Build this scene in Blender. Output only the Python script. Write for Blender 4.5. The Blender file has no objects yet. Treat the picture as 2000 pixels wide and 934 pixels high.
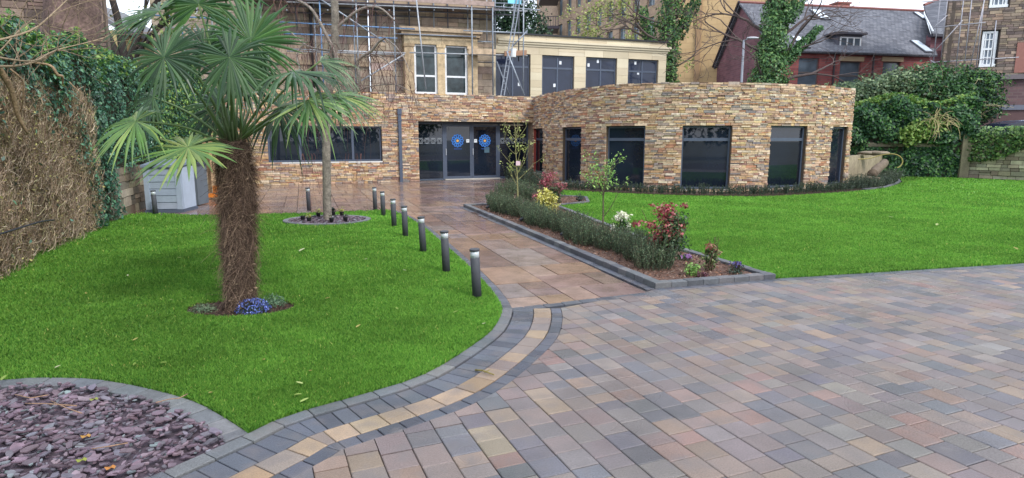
import bpy, math, random
import numpy as np
from mathutils import Vector
random.seed(7); rng = np.random.default_rng(7)
C = bpy.context.scene.collection
scn = bpy.context.scene
PI = math.pi
U = random.uniform

# ------------------------------------------------------------------ camera, sky, sun, exposure
FPX, CAMH = 1200.0, 1.6
PITCH = math.atan(197 / FPX)
cam = bpy.data.objects.new('camera', bpy.data.cameras.new('camera')); C.objects.link(cam)
cam.data.sensor_width = 36; cam.data.lens = 36 * FPX / 2000
cam.location = (0, 0, CAMH); cam.rotation_euler = (PI / 2 - PITCH, 0, 0)
cam.data.clip_end = 2000; cam.data.clip_start = 0.05
scn.camera = cam
SUN_EL, SUN_AZ = math.radians(42), math.radians(-48)      # azimuth of the sun seen from above, from +X
world = bpy.data.worlds.new('World'); scn.world = world; world.use_nodes = True
nt = world.node_tree; nt.nodes.clear()
sky = nt.nodes.new('ShaderNodeTexSky'); sky.sky_type = 'NISHITA'; sky.sun_disc = False
sky.sun_elevation = SUN_EL; sky.sun_rotation = PI / 2 - SUN_AZ
sky.air_density = 1.0; sky.dust_density = 2.0
mx = nt.nodes.new('ShaderNodeMix'); mx.data_type = 'RGBA'
tcw = nt.nodes.new('ShaderNodeTexCoord')
nzw = nt.nodes.new('ShaderNodeTexNoise'); nzw.inputs['Scale'].default_value = 2.2; nzw.inputs['Detail'].default_value = 6
mrw = nt.nodes.new('ShaderNodeMapRange'); mrw.inputs[1].default_value = .3; mrw.inputs[2].default_value = .6
mrw.inputs[3].default_value = .72; mrw.inputs[4].default_value = .97
mx.inputs[7].default_value = (8.3, 9.0, 10.2, 1)            # cloud layer
bgw = nt.nodes.new('ShaderNodeBackground'); bgw.inputs[1].default_value = 0.12
ow = nt.nodes.new('ShaderNodeOutputWorld')
nt.links.new(tcw.outputs['Generated'], nzw.inputs['Vector']); nt.links.new(nzw.outputs[0], mrw.inputs[0])
nt.links.new(mrw.outputs[0], mx.inputs[0]); nt.links.new(sky.outputs[0], mx.inputs[6])
nt.links.new(mx.outputs[2], bgw.inputs[0]); nt.links.new(bgw.outputs[0], ow.inputs[0])
sl = bpy.data.lights.new('sun', 'SUN'); sl.energy = 1.5; sl.angle = math.radians(13); sl.color = (1, .96, .9)
sun = bpy.data.objects.new('sun', sl); C.objects.link(sun)
sdir = Vector((math.cos(SUN_EL) * math.cos(SUN_AZ), math.cos(SUN_EL) * math.sin(SUN_AZ), math.sin(SUN_EL)))
sun.rotation_euler = sdir.to_track_quat('Z', 'Y').to_euler(); sun.location = (0, 0, 30)
scn.view_settings.view_transform = 'Standard'; scn.view_settings.look = 'None'
scn.view_settings.exposure = 0.72; scn.view_settings.gamma = 1
scn.render.engine = 'CYCLES'
scn.cycles.max_bounces = 5; scn.cycles.diffuse_bounces = 3; scn.cycles.glossy_bounces = 3
scn.cycles.transparent_max_bounces = 6

# ------------------------------------------------------------------ helpers
def ray(x, y):
    a = (x - 1000) / FPX; b = (467 - y) / FPX
    return a, math.cos(PITCH) + b * math.sin(PITCH), -math.sin(PITCH) + b * math.cos(PITCH)
def gp(x, y, z=0.0):
    r = ray(x, y); t = (z - CAMH) / r[2]; return (r[0] * t, r[1] * t)
def at(x, y, Y):
    r = ray(x, y); t = Y / r[1]; return (r[0] * t, Y, CAMH + r[2] * t)
def S(r, g, b):
    f = lambda c: (c / 255 / 12.92) if c / 255 <= .04045 else ((c / 255 + .055) / 1.055) ** 2.4
    return (f(r), f(g), f(b))
def jit(c, a=.12, h=.03):
    k = 1 + U(-a, a); return tuple(max(0, v * k * (1 + U(-h, h))) for v in c)
def tag(o, label=None, cat=None, group=None, kind=None):
    if label: o['label'] = label
    if cat: o['category'] = cat
    if group: o['group'] = group
    if kind: o['kind'] = kind
    return o
def empty(name, loc, label, cat, group=None, rz=0):
    o = bpy.data.objects.new(name, None); C.objects.link(o); o.location = loc; o.rotation_euler = (0, 0, rz)
    o.empty_display_size = .2
    return tag(o, label, cat, group)
def fast(name, V, F, mat, parent=None, col=None, smooth=False):
    V = np.asarray(V, dtype=np.float32); F = np.asarray(F, dtype=np.int32)
    if parent is not None and parent.name in POFF: V = V - np.asarray(POFF[parent.name], dtype=np.float32)
    me = bpy.data.meshes.new(name); n, k = F.shape
    me.vertices.add(len(V)); me.vertices.foreach_set('co', V.ravel())
    me.loops.add(n * k); me.loops.foreach_set('vertex_index', F.ravel())
    me.polygons.add(n); me.polygons.foreach_set('loop_start', np.arange(0, n * k, k, dtype=np.int32))
    me.polygons.foreach_set('loop_total', np.full(n, k, dtype=np.int32))
    if smooth: me.polygons.foreach_set('use_smooth', np.ones(n, dtype=bool))
    me.update(calc_edges=True)
    if col is not None:
        a = me.color_attributes.new('Col', 'FLOAT_COLOR', 'CORNER')
        cc = np.ones((n * k, 4), dtype=np.float32); cc[:, :3] = np.repeat(np.asarray(col, dtype=np.float32), k, axis=0)
        a.data.foreach_set('color', cc.ravel())
    me.materials.append(mat)
    o = bpy.data.objects.new(name, me); C.objects.link(o)
    if parent is not None: o.parent = parent
    return o
POFF = {}
def thing(name, loc, label, cat, group=None):
    """An Empty at the thing's base; meshes are given in world coordinates and moved to its frame."""
    o = empty(name, loc, label, cat, group); POFF[o.name] = loc; return o

class MB:
    def __init__(s): s.v = []; s.f = []; s.c = []; s.tf = None; s.col = (1, 1, 1)
    def add(s, vs, fs, c=None):
        b = len(s.v)
        if s.tf: vs = [s.tf(*p) for p in vs]
        s.v += [tuple(p) for p in vs]
        for f in fs: s.f.append([b + i for i in f]); s.c.append(c or s.col)
    def box(s, x0, x1, y0, y1, z0, z1, c=None):
        s.add([(x0,y0,z0),(x1,y0,z0),(x1,y1,z0),(x0,y1,z0),(x0,y0,z1),(x1,y0,z1),(x1,y1,z1),(x0,y1,z1)],
              [(0,3,2,1),(4,5,6,7),(0,1,5,4),(1,2,6,5),(2,3,7,6),(3,0,4,7)], c)
    def prism(s, pts, z0, z1, c=None, bev=0, bot=True):
        n = len(pts)
        ar = sum(pts[i][0]*pts[(i+1)%n][1]-pts[(i+1)%n][0]*pts[i][1] for i in range(n))
        if ar < 0: pts = pts[::-1]
        if bev:
            q = inset(pts, bev); zb = z1 - bev * .8
            vs = [(x,y,z0) for x,y in pts]+[(x,y,zb) for x,y in pts]+[(x,y,z1) for x,y in q]
            fs = [(i,(i+1)%n,n+(i+1)%n,n+i) for i in range(n)]+[(n+i,n+(i+1)%n,2*n+(i+1)%n,2*n+i) for i in range(n)]+[tuple(range(2*n,3*n))]
        else:
            vs = [(x,y,z0) for x,y in pts]+[(x,y,z1) for x,y in pts]
            fs = [(i,(i+1)%n,n+(i+1)%n,n+i) for i in range(n)]+[tuple(range(n,2*n))]
        if bot: fs.append(tuple(range(n-1,-1,-1)))
        s.add(vs, fs, c)
    def tube(s, P, R, n=6, c=None, cap=True):
        P = [Vector(p) for p in P]
        if not hasattr(R, '__len__'): R = [R]*len(P)
        b = len(s.v); N = len(P); up = None
        for i, p in enumerate(P):
            d = (P[min(i+1,N-1)]-P[max(i-1,0)])
            if d.length < 1e-9: d = Vector((0,0,1))
            d.normalize()
            if up is None: up = Vector((0,0,1)) if abs(d.z) < .9 else Vector((1,0,0))
            a = up.cross(d)
            if a.length < 1e-4: a = Vector((1,0,0)).cross(d)
            a.normalize(); e = d.cross(a); up = e
            for k in range(n):
                t = 2*PI*k/n; q = p + a*(math.cos(t)*R[i]) + e*(math.sin(t)*R[i])
                q = s.tf(*q) if s.tf else tuple(q)
                s.v.append(q)
        for i in range(N-1):
            for k in range(n):
                s.f.append([b+i*n+k, b+i*n+(k+1)%n, b+(i+1)*n+(k+1)%n, b+(i+1)*n+k]); s.c.append(c or s.col)
        if cap:
            s.f.append([b+k for k in range(n)][::-1]); s.c.append(c or s.col)
            s.f.append([b+(N-1)*n+k for k in range(n)]); s.c.append(c or s.col)
    def lathe(s, prof, o=(0,0,0), n=20, c=None):
        b = len(s.v)
        for r, z in prof:
            for k in range(n):
                t = 2*PI*k/n; q = (o[0]+r*math.cos(t), o[1]+r*math.sin(t), o[2]+z)
                s.v.append(s.tf(*q) if s.tf else q)
        for i in range(len(prof)-1):
            for k in range(n):
                s.f.append([b+i*n+k, b+i*n+(k+1)%n, b+(i+1)*n+(k+1)%n, b+(i+1)*n+k]); s.c.append(c or s.col)
    def ellip(s, o, r, c=None, n=10, m=6, ns=0):
        b = len(s.v)
        for i in range(m+1):
            ph = -PI/2 + PI*i/m
            for k in range(n):
                t = 2*PI*k/n; q = 1+U(-ns, ns)
                p = (o[0]+r[0]*math.cos(ph)*math.cos(t)*q, o[1]+r[1]*math.cos(ph)*math.sin(t)*q, o[2]+r[2]*math.sin(ph)*q)
                s.v.append(s.tf(*p) if s.tf else p)
        for i in range(m):
            for k in range(n):
                s.f.append([b+i*n+k, b+i*n+(k+1)%n, b+(i+1)*n+(k+1)%n, b+(i+1)*n+k]); s.c.append(c or s.col)
    def build(s, name, mat, parent=None, smooth=False):
        me = bpy.data.meshes.new(name)
        off = POFF.get(parent.name) if parent is not None else None
        if off is None and parent is not None and parent.parent is not None and parent.parent.name in POFF: off = POFF[parent.parent.name]
        V = [(x-off[0], y-off[1], z-off[2]) for x, y, z in s.v] if off else s.v
        me.from_pydata(V, [], s.f); me.update()
        a = me.color_attributes.new('Col', 'FLOAT_COLOR', 'CORNER')
        ks = np.array([len(f) for f in s.f]); cc = np.ones((ks.sum(), 4), dtype=np.float32)
        cc[:, :3] = np.repeat(np.array(s.c, dtype=np.float32), ks, axis=0); a.data.foreach_set('color', cc.ravel())
        if smooth: me.polygons.foreach_set('use_smooth', [True]*len(me.polygons))
        me.materials.append(mat)
        o = bpy.data.objects.new(name, me); C.objects.link(o)
        if parent is not None: o.parent = parent
        return o
def inset(p, d):
    n = len(p); cx = sum(a[0] for a in p)/n; cy = sum(a[1] for a in p)/n; q = []
    for x, y in p:
        L = math.hypot(x-cx, y-cy) or 1; k = max(0, 1-d*1.35/L); q.append((cx+(x-cx)*k, cy+(y-cy)*k))
    return q
def frame(o, d):
    """local (u along d, v outwards to the right of d, w up) -> world"""
    L = math.hypot(*d); ux, uy = d[0]/L, d[1]/L; nx, ny = uy, -ux; oz = o[2] if len(o) > 2 else 0
    return lambda u, v, w: (o[0]+ux*u+nx*v, o[1]+uy*u+ny*v, oz+w)
def smoothpath(P, k=8):
    P = [np.array(p, float) for p in P]; out = []
    for i in range(len(P)-1):
        p0 = P[max(i-1,0)]; p1 = P[i]; p2 = P[i+1]; p3 = P[min(i+2,len(P)-1)]
        for j in range(k):
            t = j/k; out.append(.5*((2*p1)+(p2-p0)*t+(2*p0-5*p1+4*p2-p3)*t*t+(3*p1-p0-3*p2+p3)*t**3))
    out.append(P[-1]); return [tuple(p) for p in out]
class Path:
    def __init__(s, P):
        s.P = np.array(P, float); d = np.hypot(*(s.P[1:]-s.P[:-1]).T); s.S = np.concatenate([[0], np.cumsum(d)]); s.L = s.S[-1]
    def p(s, t): return np.array([np.interp(t, s.S, s.P[:,0]), np.interp(t, s.S, s.P[:,1])])
    def n(s, t):
        a = s.p(max(t-.05, 0)); b = s.p(min(t+.05, s.L)); d = (b-a)/max(1e-9, np.hypot(*(b-a))); return np.array([d[1], -d[0]])
    def q(s, t, o):
        a = s.p(t)+s.n(t)*o; return float(a[0]), float(a[1])
    def near(s, pt):
        t = np.linspace(0, s.L, 800); xy = np.stack([np.interp(t, s.S, s.P[:,0]), np.interp(t, s.S, s.P[:,1])], 1)
        return float(t[np.argmin(np.hypot(*(xy-np.array(pt)).T))])
    def ang(s, px, y0=300):
        """arc length where the sight line through picture column px crosses the path"""
        t = np.linspace(0, s.L, 2000); x = np.interp(t, s.S, s.P[:,0]); y = np.interp(t, s.S, s.P[:,1])
        return float(t[np.argmin(abs(x/(y*1.0)-(px-1000)/FPX/ray(px, y0)[1]))])
def inpoly(x, y, P):
    P = np.asarray(P); x = np.asarray(x); y = np.asarray(y); r = np.zeros(x.shape, bool); n = len(P); j = n-1
    for i in range(n):
        xi, yi = P[i]; xj, yj = P[j]
        c = ((yi > y) != (yj > y)) & (x < (xj-xi)*(y-yi)/((yj-yi) or 1e-12)+xi); r ^= c; j = i
    return r
def clip(subj, quad):
    n = len(quad); ar = sum(quad[i][0]*quad[(i+1)%n][1]-quad[(i+1)%n][0]*quad[i][1] for i in range(n))
    if ar < 0: quad = quad[::-1]
    out = subj
    for i in range(n):
        a = quad[i]; b = quad[(i+1)%n]; inp = out; out = []
        sd = lambda p: (b[0]-a[0])*(p[1]-a[1])-(b[1]-a[1])*(p[0]-a[0])
        for k in range(len(inp)):
            p = inp[k-1]; q = inp[k]; sp, sq = sd(p), sd(q)
            if (sp < 0) != (sq < 0):
                t = sp/(sp-sq); out.append((p[0]+(q[0]-p[0])*t, p[1]+(q[1]-p[1])*t))
            if sq >= 0: out.append(q)
        if not out: return []
    r = []
    for p in out:
        if not r or math.hypot(p[0]-r[-1][0], p[1]-r[-1][1]) > 1e-3: r.append(p)
    if len(r) > 2 and math.hypot(r[0][0]-r[-1][0], r[0][1]-r[-1][1]) < 1e-3: r.pop()
    if len(r) < 3: return []
    A = abs(sum(r[i][0]*r[(i+1)%len(r)][1]-r[(i+1)%len(r)][0]*r[i][1] for i in range(len(r))))/2
    return r if A > 2e-4 else []
def place(mb, quad, region, z0, z1, c, bev):
    x = [q[0] for q in quad]; y = [q[1] for q in quad]; ins = inpoly(x, y, region)
    if ins.all(): mb.prism(quad, z0, z1, c, bev, bot=False); return
    if not ins.any() and not inpoly([sum(x)/len(x)], [sum(y)/len(y)], region)[0]: return
    r = clip(list(region), quad)
    if r: mb.prism(r, z0, z1, c, 0, bot=False)

# ------------------------------------------------------------------ materials
MATS = {}
def mat(name, col=(.5,.5,.5), rough=.7, spec=.5, attr=False, ns=None, na=.2, ns2=None, na2=.15, bump=0, bs=40, metal=0, tint=None, rv=0, trans=0, rs=3):
    if name in MATS: return MATS[name]
    m = bpy.data.materials.new(name); m.use_nodes = True; t = m.node_tree; b = t.nodes['Principled BSDF']; L = t.links.new
    b.inputs['Roughness'].default_value = rough; b.inputs['Metallic'].default_value = metal
    b.inputs['Specular IOR Level'].default_value = spec
    tc = t.nodes.new('ShaderNodeTexCoord')
    if attr:
        a = t.nodes.new('ShaderNodeAttribute'); a.attribute_name = 'Col'; src = a.outputs['Color']
        if col != (.5,.5,.5):
            q = t.nodes.new('ShaderNodeMix'); q.data_type = 'RGBA'; q.blend_type = 'MULTIPLY'; q.inputs[0].default_value = 1
            L(src, q.inputs[6]); q.inputs[7].default_value = (*col, 1); src = q.outputs[2]
    else:
        a = t.nodes.new('ShaderNodeRGB'); a.outputs[0].default_value = (*col, 1); src = a.outputs[0]
    for s_, am in ((ns, na), (ns2, na2)):
        if s_:
            nz = t.nodes.new('ShaderNodeTexNoise'); nz.inputs['Scale'].default_value = s_; nz.inputs['Detail'].default_value = 5
            L(tc.outputs['Object'], nz.inputs['Vector'])
            mr = t.nodes.new('ShaderNodeMapRange'); mr.inputs[1].default_value = .3; mr.inputs[2].default_value = .7
            mr.inputs[3].default_value = 1-am; mr.inputs[4].default_value = 1+am; L(nz.outputs[0], mr.inputs[0])
            q = t.nodes.new('ShaderNodeVectorMath'); q.operation = 'SCALE'; L(src, q.inputs[0]); L(mr.outputs[0], q.inputs['Scale']); src = q.outputs[0]
    if tint:
        nz = t.nodes.new('ShaderNodeTexNoise'); nz.inputs['Scale'].default_value = tint[0]; nz.inputs['Detail'].default_value = 4
        L(tc.outputs['Object'], nz.inputs['Vector'])
        mr = t.nodes.new('ShaderNodeMapRange'); mr.inputs[1].default_value = tint[2]; mr.inputs[2].default_value = tint[3]; L(nz.outputs[0], mr.inputs[0])
        q = t.nodes.new('ShaderNodeMix'); q.data_type = 'RGBA'; L(mr.outputs[0], q.inputs[0]); L(src, q.inputs[6]); q.inputs[7].default_value = (*tint[1], 1); src = q.outputs[2]
    L(src, b.inputs['Base Color'])
    if rv:
        nz = t.nodes.new('ShaderNodeTexNoise'); nz.inputs['Scale'].default_value = rs; nz.inputs['Detail'].default_value = 3
        L(tc.outputs['Object'], nz.inputs['Vector'])
        mr = t.nodes.new('ShaderNodeMapRange'); mr.inputs[1].default_value = .35; mr.inputs[2].default_value = .65
        mr.inputs[3].default_value = rough-rv; mr.inputs[4].default_value = rough+rv; L(nz.outputs[0], mr.inputs[0]); L(mr.outputs[0], b.inputs['Roughness'])
    if bump:
        nz = t.nodes.new('ShaderNodeTexNoise'); nz.inputs['Scale'].default_value = bs; nz.inputs['Detail'].default_value = 6
        L(tc.outputs['Object'], nz.inputs['Vector'])
        bp = t.nodes.new('ShaderNodeBump'); bp.inputs['Strength'].default_value = bump; bp.inputs['Distance'].default_value = .02
        L(nz.outputs[0], bp.inputs['Height']); L(bp.outputs[0], b.inputs['Normal'])
    if trans:
        o = [n for n in t.nodes if n.type == 'OUTPUT_MATERIAL'][0]
        tr = t.nodes.new('ShaderNodeBsdfTranslucent'); ms = t.nodes.new('ShaderNodeMixShader'); ms.inputs[0].default_value = trans
        L(src, tr.inputs[0]); L(b.outputs[0], ms.inputs[1]); L(tr.outputs[0], ms.inputs[2]); L(ms.outputs[0], o.inputs[0])
    MATS[name] = m; return m
def brickmat(name, c1, c2, mortar, bw, bh, axis='XZ', off=.5, ms=.012, rough=.85, scale=1, bump=.4, na=.25):
    """procedural masonry; object coordinates, u along the wall, v up"""
    if name in MATS: return MATS[name]
    m = bpy.data.materials.new(name); m.use_nodes = True; t = m.node_tree; b = t.nodes['Principled BSDF']; L = t.links.new
    tc = t.nodes.new('ShaderNodeUVMap'); br = t.nodes.new('ShaderNodeTexBrick')
    br.inputs['Color1'].default_value = (*c1,1); br.inputs['Color2'].default_value = (*c2,1); br.inputs['Mortar'].default_value = (*mortar,1)
    br.inputs['Scale'].default_value = 1; br.inputs['Brick Width'].default_value = bw; br.inputs['Row Height'].default_value = bh
    br.inputs['Mortar Size'].default_value = ms; br.offset = off; br.inputs['Bias'].default_value = 0
    L(tc.outputs[0], br.inputs['Vector'])
    nz = t.nodes.new('ShaderNodeTexNoise'); nz.inputs['Scale'].default_value = .7; nz.inputs['Detail'].default_value = 7; nz.inputs['Roughness'].default_value = .65
    to = t.nodes.new('ShaderNodeTexCoord'); L(to.outputs['Object'], nz.inputs['Vector'])
    mr = t.nodes.new('ShaderNodeMapRange'); mr.inputs[1].default_value = .3; mr.inputs[2].default_value = .7; mr.inputs[3].default_value = 1-na; mr.inputs[4].default_value = 1+na
    L(nz.outputs[0], mr.inputs[0]); q = t.nodes.new('ShaderNodeVectorMath'); q.operation = 'SCALE'
    L(br.outputs[0], q.inputs[0]); L(mr.outputs[0], q.inputs['Scale']); L(q.outputs[0], b.inputs['Base Color'])
    b.inputs['Roughness'].default_value = rough; b.inputs['Specular IOR Level'].default_value = .3
    bp = t.nodes.new('ShaderNodeBump'); bp.inputs['Strength'].default_value = bump; bp.inputs['Distance'].default_value = .01; bp.invert = True
    L(br.outputs['Fac'], bp.inputs['Height']); L(bp.outputs[0], b.inputs['Normal'])
    MATS[name] = m; return m
def wall_uv(o, d):
    """UV in metres: along direction d and height, roof faces use slope length"""
    me = o.data; uv = me.uv_layers.new(name='UVMap'); L = math.hypot(*d); ux, uy = d[0]/L, d[1]/L
    for p in me.polygons:
        n = p.normal; al = abs(n.x*ux+n.y*uy) > .7
        for li in p.loop_indices:
            v = me.vertices[me.loops[li].vertex_index].co
            u = (v.x*uy-v.y*ux) if al else (v.x*ux+v.y*uy)
            w = v.z if abs(n.z) < .3 else (v.z/max(.3, math.sqrt(max(.01, 1-n.z*n.z))))
            uv.data[li].uv = (u, w)
M_stone = mat('ledge_stone', attr=True, rough=.8, ns=14, na=.28, ns2=60, na2=.15, bump=.5, bs=50)
M_ash = mat('old_sandstone', attr=True, rough=.9, ns=3, na=.2, ns2=25, na2=.14, bump=.4, bs=25)
M_smooth = mat('new_sandstone', attr=True, rough=.85, ns=1.3, na=.06, ns2=30, na2=.05)
M_pav = mat('concrete_setts', attr=True, rough=.36, ns=2.1, na=.2, ns2=120, na2=.24, bump=.35, bs=160, rv=.15, rs=1.0, tint=(6.5, S(108,102,102), .48, .85))
M_flag = mat('wet_sandstone_flags', attr=True, rough=.15, ns=4, na=.26, ns2=40, na2=.14, bump=.16, bs=18, rv=.12, rs=.9)
M_kerb = mat('kerb_stone', attr=True, rough=.6, ns=20, na=.15, ns2=120, na2=.15, bump=.3, bs=100)
M_leaf = mat('leaf', attr=True, rough=.45, spec=.4, ns=6, na=.1, trans=.25)
M_dry = mat('dry_twig', attr=True, rough=.9, spec=.2)
M_grass = mat('grass_blade', attr=True, rough=.5, spec=.25, ns=.9, na=.14, ns2=5, na2=.08, trans=.35)
M_soil = mat('mulch', S(72,55,45), rough=.95, ns=20, na=.5, ns2=90, na2=.5, bump=1, bs=60)
M_bark = mat('bark', attr=True, rough=.9, ns=12, na=.25, ns2=50, na2=.25, bump=.8, bs=30)
M_slate = mat('slate_chip', attr=True, rough=.5, ns=25, na=.2, bump=.2, bs=60)
M_dark = mat('anthracite_metal', S(74,84,102), rough=.42, ns=8, na=.06)
M_black = mat('black_plastic', S(25,26,30), rough=.4)
M_steel = mat('galvanised_tube', attr=True, rough=.45, metal=.3, ns=9, na=.2)
M_board = mat('scaffold_board', attr=True, rough=.85, ns=6, na=.25)
M_white = mat('white_paint', S(225,228,232), rough=.5, ns=10, na=.05)
M_plain = mat('painted', attr=True, rough=.6, ns=5, na=.08)
M_glass = mat('dark_glass', (.010,.015,.026), rough=.02, spec=.7, ns=.6, na=.5)
M_glass2 = mat('pale_glass', (.10,.13,.16), rough=.06, spec=.8, ns=.8, na=.5)
M_slateroof = brickmat('slate_roof', S(116,118,126), S(88,90,99), S(56,58,64), .3, .23, ms=.012, na=.2)
M_brick = brickmat('red_brick', S(164,94,90), S(134,72,74), S(120,100,98), .46, .15, ms=.012, na=.22)
M_brickd = brickmat('dark_brick', S(122,82,88), S(100,66,74), S(108,88,94), .46, .15, ms=.012, na=.22)
M_buff = brickmat('buff_brick', S(170,144,120), S(150,126,108), S(160,142,124), .46, .15, ms=.01, na=.12)
M_block = brickmat('ochre_block', S(196,168,126), S(186,158,118), S(170,140,104), .9, .45, ms=.012, na=.1)
M_rubble = brickmat('brown_rubble', S(150,118,92), S(84,70,62), S(92,80,72), .42, .17, ms=.03, na=.4)
M_plum = brickmat('plum_brick', S(112,88,88), S(92,72,76), S(104,88,88), .4, .14, ms=.02, na=.3)

# ------------------------------------------------------------------ ground layout (plan points)
G = gp
lawn_edge = [G(485,850), G(560,815), G(700,775), G(800,745), G(860,717), G(925,675), G(962,645), G(979,612), G(975,592), G(950,558), G(905,512), G(862,473), G(825,443), G(797,425), G(765,411)]
le = smoothpath(lawn_edge, 6)
LE = Path(le)
def off(path, a, b, o, n=120):
    return [path.q(a+(b-a)*i/n, o) for i in range(n+1)]
BEDL, BEDF, BEDR = G(905,404), G(1280,564), G(1515,545)
front_line = (BEDR, (BEDR[0]+14, BEDR[1]+14*(7.79-6.91)/(6.62-3.04)))
def sheet(name, pts, z, m, kind='structure'):
    mb = MB(); mb.add([(x, y, z) for x, y in pts], [tuple(range(len(pts)))]); o = mb.build(name, m); tag(o, kind=kind); return o
mb = MB(); n = 24
for i in range(n):
    for j in range(n):
        xs = -300+600*i/n; ys = -300+600*j/n; d = 600/n
        mb.add([(xs,ys,-.09),(xs+d,ys,-.09),(xs+d,ys+d,-.09),(xs,ys+d,-.09)], [(0,1,2,3)])
tag(mb.build('ground', mat('earth', S(96,98,84), rough=.95, ns=.5, na=.3, ns2=5, na2=.3)), kind='structure')

# the driveway of mixed setts
END = LE.near(G(979,603))                                   # where the bands meet the end of the path
band = [0.0, .105, .30, .465, .565]
outer = off(LE, 0, END, band[4])
tip = LE.q(0, band[4])
d0 = LE.p(.3)-LE.p(0); d0 /= np.hypot(*d0)                   # band tangent at the tip, continued towards the camera
ext = lambda o, k: tuple(np.array(LE.q(0, o))-d0*k)
pe = G(1262,571)
dline = np.array(front_line[1])-np.array(front_line[0]); dline /= np.hypot(*dline)
drive = [ext(band[4], 3.4)] + outer + [tuple(np.array(LE.q(END, band[4]))+np.array((0, .0)))] + [pe, BEDF, BEDR, front_line[1], (17.04, -1.0), (-3, -1.0)]
sheet('driveway_bed', [(-9, -3), (20, -3), (20, 9.8), (front_line[1][0], front_line[1][1]), BEDR, (0, 6.2), (-2.5, 3.2), (-9, 2)], -.02, mat('joint_sand', S(70,64,62), rough=.9, ns=30, na=.3))
pal = [(S(134,116,106),6),(S(116,108,108),6),(S(94,97,107),5),(S(146,126,106),3),(S(138,110,98),2),(S(80,84,94),3),(S(136,128,124),2),(S(124,110,106),5)]
MEANP = (.165,.140,.136)
palc = [tuple((v*.6+q*.4)*.95 for v, q in zip(c, MEANP)) for c, w in pal for _ in range(w)]
mb = MB(); A = math.radians(-67.5); ca, sa = math.cos(A), math.sin(A); RW = .166; gap = .005
drv = np.array(drive)
W2 = lambda u, v: (u*ca-v*sa, u*sa+v*ca)                     # u along the courses, v across
row = 0; v = -2.0
corn = [(x*ca+y*sa, -x*sa+y*ca) for x, y in drive]
vmin, vmax = min(c[1] for c in corn), max(c[1] for c in corn); umin, umax = min(c[0] for c in corn), max(c[0] for c in corn)
v = vmin
while v < vmax:
    u = umin-U(0, .2)
    while u < umax:
        l = random.choice([.122, .122, .166, .166, .166, .21]); q = [W2(u+gap/2, v+gap/2), W2(u+l-gap/2, v+gap/2), W2(u+l-gap/2, v+RW-gap/2), W2(u+gap/2, v+RW-gap/2)]
        cx = sum(p[0] for p in q)/4; cy = sum(p[1] for p in q)/4
        if cy > .8 and cy < 10 and abs(cx) < cy*1.25+3:
            dz = U(-.0015, .0015)
            place(mb, q, drive, -.03, dz, jit(random.choice(palc), .12, .05), .005)
        u += l
    v += RW
tag(mb.build('driveway', M_pav), kind='structure')

# curved bands round the lawn
def bandblocks(mb, path, s0, s1, o0, o1, l, cols, z1=0, ja=.12, g=.006, region=None):
    s = s0
    while s < s1:
        e = min(s+l, s1)
        q = [path.q(s+g/2, o0+g/2), path.q(e-g/2, o0+g/2), path.q(e-g/2, o1-g/2), path.q(s+g/2, o1-g/2)]
        mb.prism(q, -.06, z1+U(-.001, .001), jit(random.choice(cols), ja, .03), .004, bot=False); s = e
ext_pts = [ext(0, 3.4)]+[ext(0, k) for k in (2.5, 1.6, .8)]+le
LX = Path(ext_pts); S0 = 3.4; ENDX = S0+END
charc = [S(78,82,92), S(84,88,98), S(70,74,84)]; tan_ = [S(150,130,110), S(156,136,114), S(146,124,104), S(148,124,100), S(118,108,106), S(130,116,108)]
kerbc = [S(100,102,106), S(110,110,112), S(92,95,100)]
mb = MB(); bandblocks(mb, LX, 0, ENDX, band[0], band[1], .21, kerbc, .012); bandblocks(mb, LX, ENDX, LX.L, 0, .1, .12, charc, .004)
bandblocks(mb, LX, 0, ENDX, band[1], band[2], .105, charc); bandblocks(mb, LX, 0, ENDX, band[2], band[3], .17, tan_); bandblocks(mb, LX, 0, ENDX, band[3], band[4], .125, charc)
# dark course across the end of the path, beside the bed kerb and along the right lawn
p0 = LX.q(ENDX, .02); PE = Path([p0, tuple(np.array(pe))]);
bandblocks(mb, PE, 0, PE.L, .0, .105, .2, charc, .001)
bk = np.array(BEDF)-np.array(BEDL); bk /= np.hypot(*bk)
PB = Path([BEDL, tuple(np.array(BEDF))]); bandblocks(mb, PB, -.0, PB.L, .0, .11, .2, charc, .001)
PF = Path([tuple(np.array(BEDF)+(0, -.0)), BEDR]); bandblocks(mb, PF, 0, PF.L, 0, .105, .105, charc, .003)
PR = Path([BEDR, front_line[1]]); bandblocks(mb, PR, 0, PR.L, -.0, .105, .21, charc, .005)
tag(mb.build('paving_border', M_pav), kind='structure')

# footpath and forecourt of wet sandstone flags
plaza = off(LX, ENDX, LX.L, .1, 40) + [G(745,411), G(600,417), G(440,420), G(378,421), (-9.4, 13.2), (-10.6, 20.2), (-9.63, 20.6), (-8.55, 21.5), (-4.15, 22.75), (.9, 25.5), (2.2,22.6), G(1052,378), G(1080,392), tuple(np.array(BEDL)+(0.1,.1)), tuple(np.array(BEDL)), pe]
flc = [S(134,110,98), S(126,104,96), S(142,120,108), S(120,102,98), S(134,118,114), S(112,92,84), S(136,112,96)]
mb = MB(); A2 = math.atan2(bk[1], bk[0]); ca2, sa2 = math.cos(A2), math.sin(A2)
T2 = lambda u, v: (u*ca2-v*sa2, u*sa2+v*ca2)
cr = [(x*ca2+y*sa2, -x*sa2+y*ca2) for x, y in plaza]
v = min(c[1] for c in cr); vm = max(c[1] for c in cr); u0 = min(c[0] for c in cr); um = max(c[0] for c in cr)
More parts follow.
